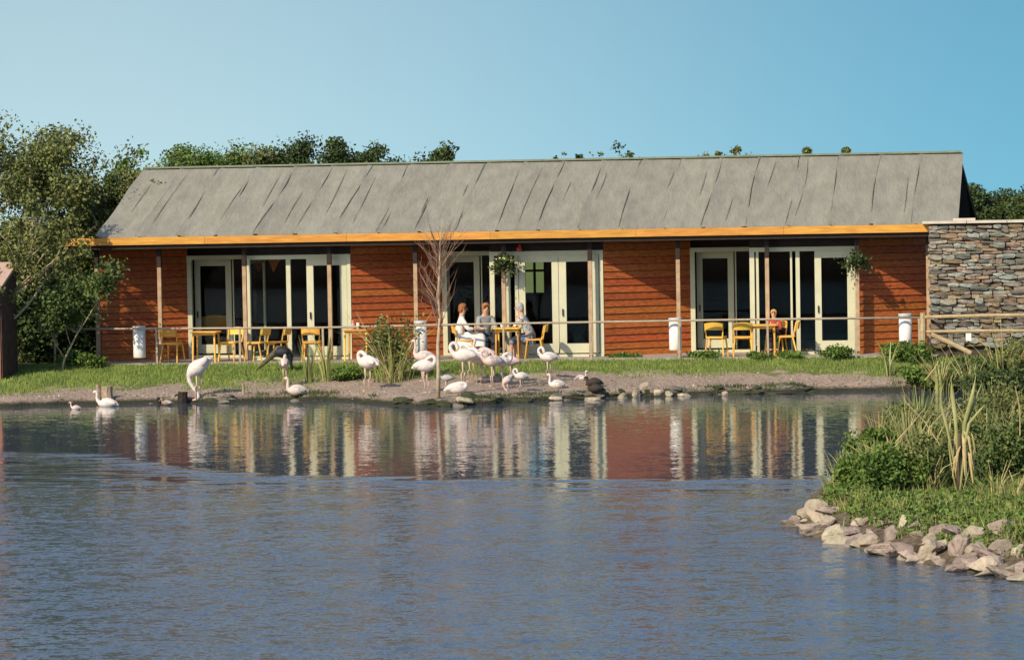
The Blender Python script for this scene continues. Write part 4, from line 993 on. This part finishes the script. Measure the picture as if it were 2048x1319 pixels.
# left trees
LT = [ # px x, px top, Y, spread, label, mat, crown_lo, leaves
 (-40,225,4.0,3.4,'tallest wind bent tree at the left edge with thin top twigs',M_leafA,.35,19000),
 (40,262,2.6,2.8,'tall dark leaved tree second from the left edge',M_leafA,.35,15000),
 (100,318,3.6,2.0,'olive tree with twisted pale limbs behind the hut',M_leafA,.35,12000),
 (150,288,4.6,1.8,'tree with bright sunlit leaves and slanting pale branches left of the roof',M_leafB,.38,13000),
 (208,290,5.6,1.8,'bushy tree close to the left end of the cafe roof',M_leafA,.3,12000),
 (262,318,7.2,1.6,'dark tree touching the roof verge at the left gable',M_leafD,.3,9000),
]
for i,(u,v,Y,spr,lab,M,lo,nl) in enumerate(LT):
    x, zt = gz(u, v, Y); tree(x, Y, zt-.5, spr, lab, M=M, seed=i+1, nleaf=int(nl*(.8 if i in (2,3) else 1.15)), thick=.13, crown_lo=lo, group='wind bent trees at the left end of the cafe', lean=(.14,0))
BT = [(322,300,9.5,1.9,'brownish tree top showing over the left end of the ridge',M_leafB,5000),(395,315,10,1.6,'low rounded tree top over the ridge, second from the left gable',M_leafA,4500),
 (452,312,10.5,1.8,'tree top over the ridge left of the darker tall one',M_leafA,5000),(520,305,10,1.8,'olive tree top over the ridge just left of the dark tall ones',M_leafA,5000),
 (585,285,11,1.7,'dark tall tree top over the ridge, left of the pair',M_leafD,6000),(640,287,11,1.5,'dark tree top over the ridge left of the sky gap',M_leafD,5000),
 (705,293,10.5,1.5,'dark rounded tree top over the ridge right of the sky gap',M_leafD,5500),(748,316,10.5,1.2,'small dark tree top ending the row over the ridge',M_leafD,3500),
 (1146,291,10,.6,'small wind cut tree top alone above the middle of the ridge',M_leafD,1500),(1118,302,10,.3,'tiny bush top left of the small tree above mid ridge',M_leafD,600),(1182,304,10,.3,'tiny twiggy bush top right of the small tree above mid ridge',M_leafD,500),
 (1412,304,11,.45,'low bush top over the ridge, leftmost of the right group',M_leafA,1200),(1440,296,11,.5,'highest bush top over the right part of the ridge',M_leafA,1500),(1503,300,11,.5,'wide low bush top over the right part of the ridge',M_leafA,1500),(1530,300,11,.4,'last bush top over the ridge toward the right gable',M_leafA,1200),
 (1950,405,8,1.2,'low dark tree above the stone wall beside the gable',M_leafD,4000),(1990,370,8.5,1.6,'highest dark tree above the stone wall',M_leafD,12000),(2045,385,8.5,1.6,'dark tree above the stone wall at the frame edge',M_leafD,10000)]
for i,(u,v,Y,spr,lab,M,nl) in enumerate(BT):
    x, zt = gz(u, v, Y); tree(x, Y, zt-.35, spr, lab, M=M, seed=i+30, nleaf=int(nl*4.2), crown_lo=.64, group='trees behind the cafe', leaf=.055, lean=(.1,0), blob=.13, limb=10)
# sunlit side tree that dapples the left wall, standing beyond the hut
tree(X_(-35,-2.6,700), -2.6, 5.0, 1.25, 'foremost thin leafed tree leaning above the hut roof', M=M_leafA, seed=77, nleaf=8000, crown_lo=.35, lean=(.07,0), group='wind bent trees at the left end of the cafe')

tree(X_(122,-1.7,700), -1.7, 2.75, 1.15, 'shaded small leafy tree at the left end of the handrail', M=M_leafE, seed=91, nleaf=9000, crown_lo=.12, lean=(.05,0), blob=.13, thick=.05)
# bare sapling
p = ground_at(878,797); sp_ = thing('bare_sapling', 'leafless young tree with thin twigs standing at the water edge', 'tree', (p.x,p.y,p.z-.05))
tw = MB(); q = lambda u,v: (lambda a: Vector((a.x-p.x, 0, a.z-p.z+.05)))(atY(u,v,p.y))
tp = [q(876,800),q(877,740),q(876,690),q(880,640),q(876,590),q(880,540),q(879,500),q(882,465),q(886,440)]
tw.tube(tp, [.05,.042,.040,.037,.034,.028,.02,.012,.005], 8); tw.build('trunk', M_bark, sp_, True)
rr = random.Random(4)
M_twig = mat('reddish_twig', (.34,.20,.13), .8, (.2,.12,.08), 10)
for i in range(46):
    z0 = rr.uniform(1.5,3.2); base = None
    for a,b in zip(tp,tp[1:]):
        if a.z <= z0 <= b.z: f = (z0-a.z)/(b.z-a.z); base = a+(b-a)*f
    if base is None: continue
    s_ = rr.choice((-1,1)); an = rr.uniform(.35,1.0); ln = rr.uniform(.45,1.0)*(1.25-.25*(z0-1.5)); az = rr.uniform(-1.0,1.0)
    d = Vector((s_*math.sin(an)*math.cos(az), math.sin(an)*math.sin(az), math.cos(an)))
    br = MB(); pts = [base]; r0 = rr.uniform(.007,.013)*(1.3 if z0 < 2.2 else 1)
    for j in range(4): d = (d+Vector((rr.gauss(0,.1),rr.gauss(0,.1),.08))).normalized(); pts.append(pts[-1]+d*ln/4)
    br.tube(pts, [r0,r0*.8,r0*.6,r0*.45,.002], 5)
    for j in range(5):
        k = rr.randint(1,4); dd = (d+Vector((rr.gauss(0,.5),rr.gauss(0,.4),rr.gauss(.1,.3)))).normalized(); l2 = rr.uniform(.12,.35)
        br.tube([pts[k], pts[k]+dd*l2*.5, pts[k]+(dd+Vector((0,0,.15)))*l2], [.004,.003,.0012], 4)
    br.build('branch', M_twig, sp_)

def shrub(u, v, w_, h_, lab, M=M_leafB, n=2500, leaf=.05, name='shrub', Y=None, dep=.5, group=None, base=None, cat='shrub'):
    p = base or (ground_at(u, v) if Y is None else Vector((X_(u,Y,v), Y, hz(X_(u,Y,v),Y))))
    t = thing(name, lab, cat, (p.x,p.y,p.z), 0, group)
    c = rng.normal(size=(14,3))*np.array([w_*.22,w_*.22*dep*2,h_*.16])+np.array([0,0,h_*.5])
    idx = rng.integers(0,14,n); C = c[idx]+rng.normal(size=(n,3))*np.array([w_*.11,w_*.11,h_*.15])
    C[:,2] = np.clip(C[:,2], .01, h_*1.05)
    V, F = leaves(C, leaf); link('foliage', np_mesh('foliage', V, F, M), t)
    st = MB()
    for i in range(7):
        e = c[i*2%14]; st.tube([(0+random.uniform(-.05,.05),0,-.03),(e[0]*.6,e[1]*.6,e[2]*.6),tuple(e)], [.012,.008,.003], 5)
    st.build('stem', M_bark, t); return t
def reed(u, v, h_, n, lab, w_=.25, lean=.4, M=M_reed, bw=.03, name='reed_clump', p=None, cat='reeds', group=None, dead=0):
    p = p or ground_at(u, v); t = thing(name, lab, cat, (p.x,p.y,p.z-.02), 0, group); rr = random.Random(int(u*3+v)); 
    V = []; F = []
    for i in range(n):
        a = rr.uniform(0,2*math.pi); r0 = w_*.3*rr.random(); hh = h_*rr.uniform(.55,1.05); ln = lean*hh*rr.uniform(.1,1); b0 = Vector((math.cos(a)*r0, math.sin(a)*r0, 0))
        d = Vector((math.cos(a), math.sin(a), 0)); sdv = Vector((-d.y,d.x,0)); 
        if abs(sdv.x) < .35: sdv = Vector((.8,.3,0))
        k0 = len(V); m_ = 4
        for j in range(m_+1):
            s_ = j/m_; c = b0+d*ln*s_**1.8+Vector((0,0,hh*(s_-.18*lean*s_**3))); ww = bw*(1-.88*s_**1.6)*(.7 if j == 0 else 1)/2
            V += [tuple(c-sdv*ww), tuple(c+sdv*ww)]
        for j in range(m_): F.append((k0+2*j,k0+2*j+1,k0+2*j+3,k0+2*j+2))
    link('blades', np_mesh('blades', np.array(V), np.array(F), M), t)
    if dead:
        st = MB()
        for i in range(dead):
            a = rr.uniform(-1.2,1.2); st.tube([(rr.uniform(-.1,.1),0,0),(math.sin(a)*h_*.4,rr.uniform(-.1,.1),h_*.6),(math.sin(a)*h_*.75,0,h_*rr.uniform(.7,1.1))],[.008,.006,.003],5)
        st.build('dead_stem', M_dry, t)
    return t
# bank plants
shrub(785,760,1.05,1.45,'tall bushy reeds like shrub before the bin and second table',M_leafA,2600,.05,'tall_bush')
reed(785,765,1.5,60,'tall yellowing reed clump mixed into the bush in mid terrace',1.6,.9,dead=12,bw=.02)
reed(618,765,1.15,14,'sparse pale reed stems left of the pair before the lone chair',.3,.3,bw=.045)
reed(655,762,1.25,18,'sparse pale reed stems nearer the left doors, right of the pair',.35,.45,bw=.05)
shrub(690,758,.7,.26,'low leafy weeds right of the pale reed stems',M_leafB,1500,.045)
for (u,v,w_,h_,lab) in ((1410,718,.7,.2,'low weeds at the terrace edge below the first right hand chair'),(1520,718,.5,.16,'low weeds at the terrace edge under the right hand table'),(1580,717,.6,.18,'low weeds at the terrace edge under the last chair'),
    (1680,716,.9,.30,'leafy weeds at the terrace edge below the right hand door'),(1800,722,.8,.42,'leafy weeds below the litter bin by the stone wall'),(1832,728,.6,.5,'leafy bush at the foot of the timber fence post'),
    (1250,717,.6,.12,'thin weeds at the terrace edge under the orange wall'),(150,735,.8,.5,'green leafed bush in the shade left of the cafe'),(185,738,.5,.35,'sunlit small bush at the left corner of the terrace')):
    shrub(u,v,w_,h_,lab,M_leafB,int(1500*w_),.045)
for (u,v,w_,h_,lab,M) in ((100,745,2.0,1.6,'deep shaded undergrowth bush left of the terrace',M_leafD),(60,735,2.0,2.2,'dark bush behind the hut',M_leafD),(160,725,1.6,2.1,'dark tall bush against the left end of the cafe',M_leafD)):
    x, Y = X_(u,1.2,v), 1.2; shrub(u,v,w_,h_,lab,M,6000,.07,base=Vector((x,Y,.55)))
reed(1778,752,.85,9,'stiff flax shoots standing in the grass before the fence',.2,.35,M_flax,.05,'flax',cat='flax')
# right bank tangle
for i,(u,v,w_,h_,lab,M) in enumerate(((1905,770,1.4,.42,'tangled bush behind the flax below the timber fence',M_leafA),(1968,775,1.6,.62,'dense tangled bush under the stone wall',M_leafE),(2045,768,1.5,.95,'tall tangled bush at the frame edge below the stone wall',M_leafA),
    (1870,778,1.2,.45,'low yellowish scrub on the right far bank',M_leafB),(1990,795,1.6,.55,'dark scrub low on the right far bank',M_leafD))):
    shrub(u,v,w_,h_,lab,M,5200,.055)
reed(1880,785,.9,30,'yellow arching reeds on the right far bank',.8,.7,dead=6); reed(2010,780,1.6,36,'long arching reeds before the stone wall at the frame edge',1.0,.6,dead=8); reed(1945,790,1.0,26,'arching reeds under the dense tangled bush',.8,.8,dead=5)

# spit plants
flp = ground_at(1925,985)
fl = thing('flax', 'tall flax plant with broad upright pale blades on the spit', 'flax', (flp.x,flp.y,flp.z-.03))
def fq(u,v,dy=0): a = atY(u,v,flp.y+dy); return Vector((a.x-flp.x, dy, a.z-flp.z+.03))
for (pts,wd) in (([(1918,960),(1912,850),(1905,790),(1903,758)],.075),([(1922,960),(1928,850),(1945,790),(1952,752)],.08),([(1920,960),(1926,860),(1950,800),(1965,765)],.075),
        ([(1918,980),(1900,880),(1880,800),(1887,765)],.055),([(1920,980),(1935,850),(1960,820),(1972,808)],.07),([(1912,980),(1898,900),(1900,850),(1902,838)],.045),([(1924,980),(1928,900),(1926,850),(1924,842)],.045),([(1925,985),(1950,900),(1945,870),(1940,862)],.04)):
    P = [fq(a,b,random.uniform(-.06,.06)) for a,b in pts]; out = []
    for i in range(9):
        t_ = i/8*(len(P)-1); k = min(int(t_),len(P)-2); out.append(P[k].lerp(P[k+1], t_-k))
    b = MB(); vs = []
    for i,c in enumerate(out):
        ww = wd*.62*(.55+.45*math.sin(min(1,i/5)*math.pi/2))*(1 if i < 6 else (1-(i-5.6)/2.6))/2; ww = max(ww,.003)
        vs += [(c.x-ww,c.y+.012,c.z),(c.x,c.y-.006,c.z),(c.x+ww,c.y+.012,c.z)]
    b.add(vs, [f for i in range(8) for f in ((3*i,3*i+1,3*i+4,3*i+3),(3*i+1,3*i+2,3*i+5,3*i+4))]).build('blade', M_flax, fl, True)
MB().tube([fq(1922,990),fq(1918,920),fq(1917,865)], [.05,.045,.03], 9).build('stem', mat('dead_flax_leaves',(.12,.09,.05),.9), fl, True)
for i in range(14):
    a = random.uniform(0,6.28); r0 = random.uniform(.02,.05); h0 = random.uniform(.35,.85)
    MB().tube([(math.cos(a)*r0,math.sin(a)*r0,h0),(math.cos(a)*(r0+.07),math.sin(a)*(r0+.07),h0-.08),(math.cos(a)*(r0+.12),math.sin(a)*(r0+.12),h0-random.uniform(.3,.5))],[.006,.016,.003],4,.3).build('dead_blade', M_dry, fl)
SPR = [(1690,960,.5,34,'spiky green reed tuft at the tip of the spit'),(1668,985,.42,26,'small reed tuft above the rounded boulder'),(1750,955,.6,30,'yellow green reeds on the spit behind the tip'),(1815,930,.95,46,'tall yellowish reeds on the spit left of the flax'),
 (1850,950,.85,40,'dense reeds directly left of the flax'),(1975,935,.95,46,'tall reeds on the spit right of the flax'),(2030,940,1.0,50,'tall reeds on the spit at the frame edge'),(1880,900,.8,36,'reeds on the far side of the spit behind the flax'),(1960,895,.9,36,'reeds at the back of the spit near the frame edge'),(2045,900,.9,36,'rear reeds on the spit cut by the frame edge'),(1790,905,.55,26,'short reeds at the back edge of the spit'),(1840,905,1.15,30,'tallest loose reeds at the back of the spit left of the flax'),(1985,905,1.2,34,'tallest loose reeds at the back of the spit right of the flax'),(1760,925,.8,26,'loose reeds rising behind the spit tip')]
for i,(u,v,h_,n,lab) in enumerate(SPR): reed(u,v,h_,n*2,lab,.55,.55,bw=.022,dead=5 if i in (2,3,5,7) else 0, M=(M_reed if i%3 else M_flax))
SHR = [(1720,985,.55,.32,'leafy green bush near the tip of the spit',M_leafB),(1775,990,.6,.42,'dense green bush in the middle of the spit',M_leafB),(1830,985,.6,.45,'green bush left of the flax foot',M_leafA),(1880,975,.5,.5,'dark bush at the flax foot',M_leafD),
 (1990,965,.8,.6,'dark bush right of the flax on the spit',M_leafE),(2040,965,.7,.7,'dark bush on the spit at the frame edge',M_leafE),(1930,925,.9,.7,'shaded bush behind the flax on the spit',M_leafA),(1830,915,.7,.5,'olive bush at the back of the spit',M_leafA),(2020,900,1.0,.85,'olive bush at the back right of the spit',M_leafA),(1760,935,.5,.35,'yellowish bush at the back of the spit tip',M_leafB)]
for i,(u,v,w_,h_,lab,M) in enumerate(SHR):
    shrub(u,v,w_*1.15,h_*(1.5 if u < 1860 else 1.2),lab,M,5200,.034)
for (u,v,h_,n,lab) in ((1700,975,.45,30,'yellowish grass tuft in front of the leafy bush at the spit tip'),(1790,960,.7,40,'brownish grass clump rising from the dense green bush'),(1860,990,.6,30,'dry grass clump at the left of the flax foot'),(1990,1000,.5,36,'grass tuft on the turf right of the flax'),(2035,1005,.5,30,'grass tuft low at the frame edge above the rocks')):
    reed(u,v,h_,n,lab,.6,.8,bw=.014,dead=4)
for i,(a,b_) in enumerate((((1790,885),(1850,815)),((1965,1000),(1945,880)),((1850,760),(1878,720)),((2040,870),(2030,770)),((1880,890),(1808,800)))):
    A = atY(*a, flp.y+.2); B = atY(*b_, flp.y+.2)
    tag(MB().tube([A,(A+B)/2+Vector((.03,0,.02)),B],[.008,.007,.003],5).build('cane', M_dry), ('dry cane leaning among the reeds left of the flax','dry cane leaning at the flax foot','dry cane rising behind the spit toward the fence','dry cane upright in the reeds near the frame edge','long dry cane slanting up to the left from the spit')[i], 'cane')

# ground cover on the spit and turf on the bank (countless leaves and blades)
n = 150000
x = rng.uniform(PEN[:,0].min(), min(PEN[:,0].max(), 17.5), n); y = rng.uniform(PEN[:,1].min(), PEN[:,1].max(), n); s = sd_poly(x, y, PEN)
keep = s > .30+.20*np.abs(wob(x,y,3,.5)); x, y, s = x[keep], y[keep], s[keep]
z = height(x,y); hgt = .03+.09*rng.random(len(x))*(1+.8*wob(x,y,2.6,1.1))
C = np.stack([x,y,z+np.maximum(hgt,.01)],1); V, F = leaves(C, .034, .2)
link('ground_cover', np_mesh('ground_cover', V, F, M_leafB), kind='stuff')
k = rng.random(len(x)) < .3; V, F = blades(np.stack([x,y,z],1)[k], .15, .012, .8); link('spit_grass', np_mesh('spit_grass', V, F, M_reed), kind='stuff')
n = 120000; x = rng.uniform(-15,14,n); y = rng.uniform(-6.5,-.96,n); z = height(x,y)
thr = np.interp(np.abs(x-1.5),[2,8],[.42,.27]); nz = .12*wob(x,y,1.1,.4)+.05*wob(x,y,3.7,1.9)
keep = (z+nz*.6 > thr+.02+rng.normal(size=n)*.05); P = np.stack([x,y,z],1)[keep]; V, F = blades(P, .07, .022, .5)
link('turf_grass', np_mesh('turf_grass', V, F, M_turf), kind='stuff')
# grass fringe hanging over the waterline
x = rng.uniform(-7,13,14000); ys = np.interp(x, SX, SY); y = ys+rng.normal(size=14000)*.14+.16; keep = (wob(x,0*x,1.3,.2)+.5*wob(x,0*x,5,.2)+rng.normal(size=14000)*.5 > .5) & (y > ys)
P = np.stack([x,y,height(x,y)],1)[keep]; V, F = blades(P, .06, .02, .9); link('waterline_grass', np_mesh('waterline_grass', V, F, M_leafD), kind='stuff')

# hanging baskets
def basket(u, v, lab, cols, Yb=-.05, k=1.0):
    p = atY(u, v, Yb); t = thing('hanging_basket', lab, 'hanging basket', (p.x,p.y,p.z)); t.scale = (k,k,k)
    lathe(MB(), [(.03,-.14),(.10,-.10),(.14,-.02),(.15,0.02),(.13,.02)], 14).build('bowl', M_dark, t, True)
    n = 700; C = rng.normal(size=(n,3))*np.array([.13,.12,.09])+np.array([0,0,.04]); C[:,2] -= .1*(np.abs(C[:,0])>.14)
    V, F = leaves(C, .05); link('foliage', np_mesh('foliage', V, F, M_leafD), t)
    for M, n in cols:
        fb = MB()
        for i in range(n): a = random.uniform(0,6.3); r = random.uniform(.08,.2); fb.ell((math.cos(a)*r, -abs(math.sin(a))*r*.8, random.uniform(-.04,.15)), (.026,.022,.024), 6, 4)
        fb.build('blossom', M, t)
    ch = MB()
    for i in range(3): a = i*2.1; ch.tube([(.14*math.cos(a),.14*math.sin(a),0),(0,0,3.32/k-p.z/k if k==1 else .5)], .004, 4)
    ch.build('hanger', M_dark, t); return t
basket(1008,528,'hanging basket with yellow and white blossoms on the middle post',[(mat('yellow_petal',(.8,.7,.25),.7),12),(mat('white_petal',(.8,.8,.7),.7),6)], -.16)
basket(1713,522,'dark leafed hanging basket at the right hand door',[(mat('yellow_petal',(0,0,0)),2)], -.16)
p = atY(1038,498,.12); tag(MB().ell((p.x,.12,p.z),(.07,.06,.055),10,7).ell((p.x+.02,.12,p.z+.07),(.035,.035,.04),8,6).build('lantern', mat('red_lacquer',(.65,.06,.05),.4), smooth=True), 'small red lantern ornament on top of the middle window frame', 'lantern')

# neighbours that look alike are told apart by their place
from collections import defaultdict
same = defaultdict(list)
for o in bpy.data.objects:
    if o.get('group') in ('small stones between the boulders', 'dark wet stones along the far waterline'): same[o['label']].append(o)
for lab, os_ in same.items():
    os_.sort(key=lambda o: o.location.x); k = len(os_)
    if k == 2: names = ('left of two', 'right of two')
    elif k == 3: names = ('left of three', 'middle of three', 'right of three')
    else: continue
    for o, nm_ in zip(os_, names): o['label'] = lab+', '+nm_
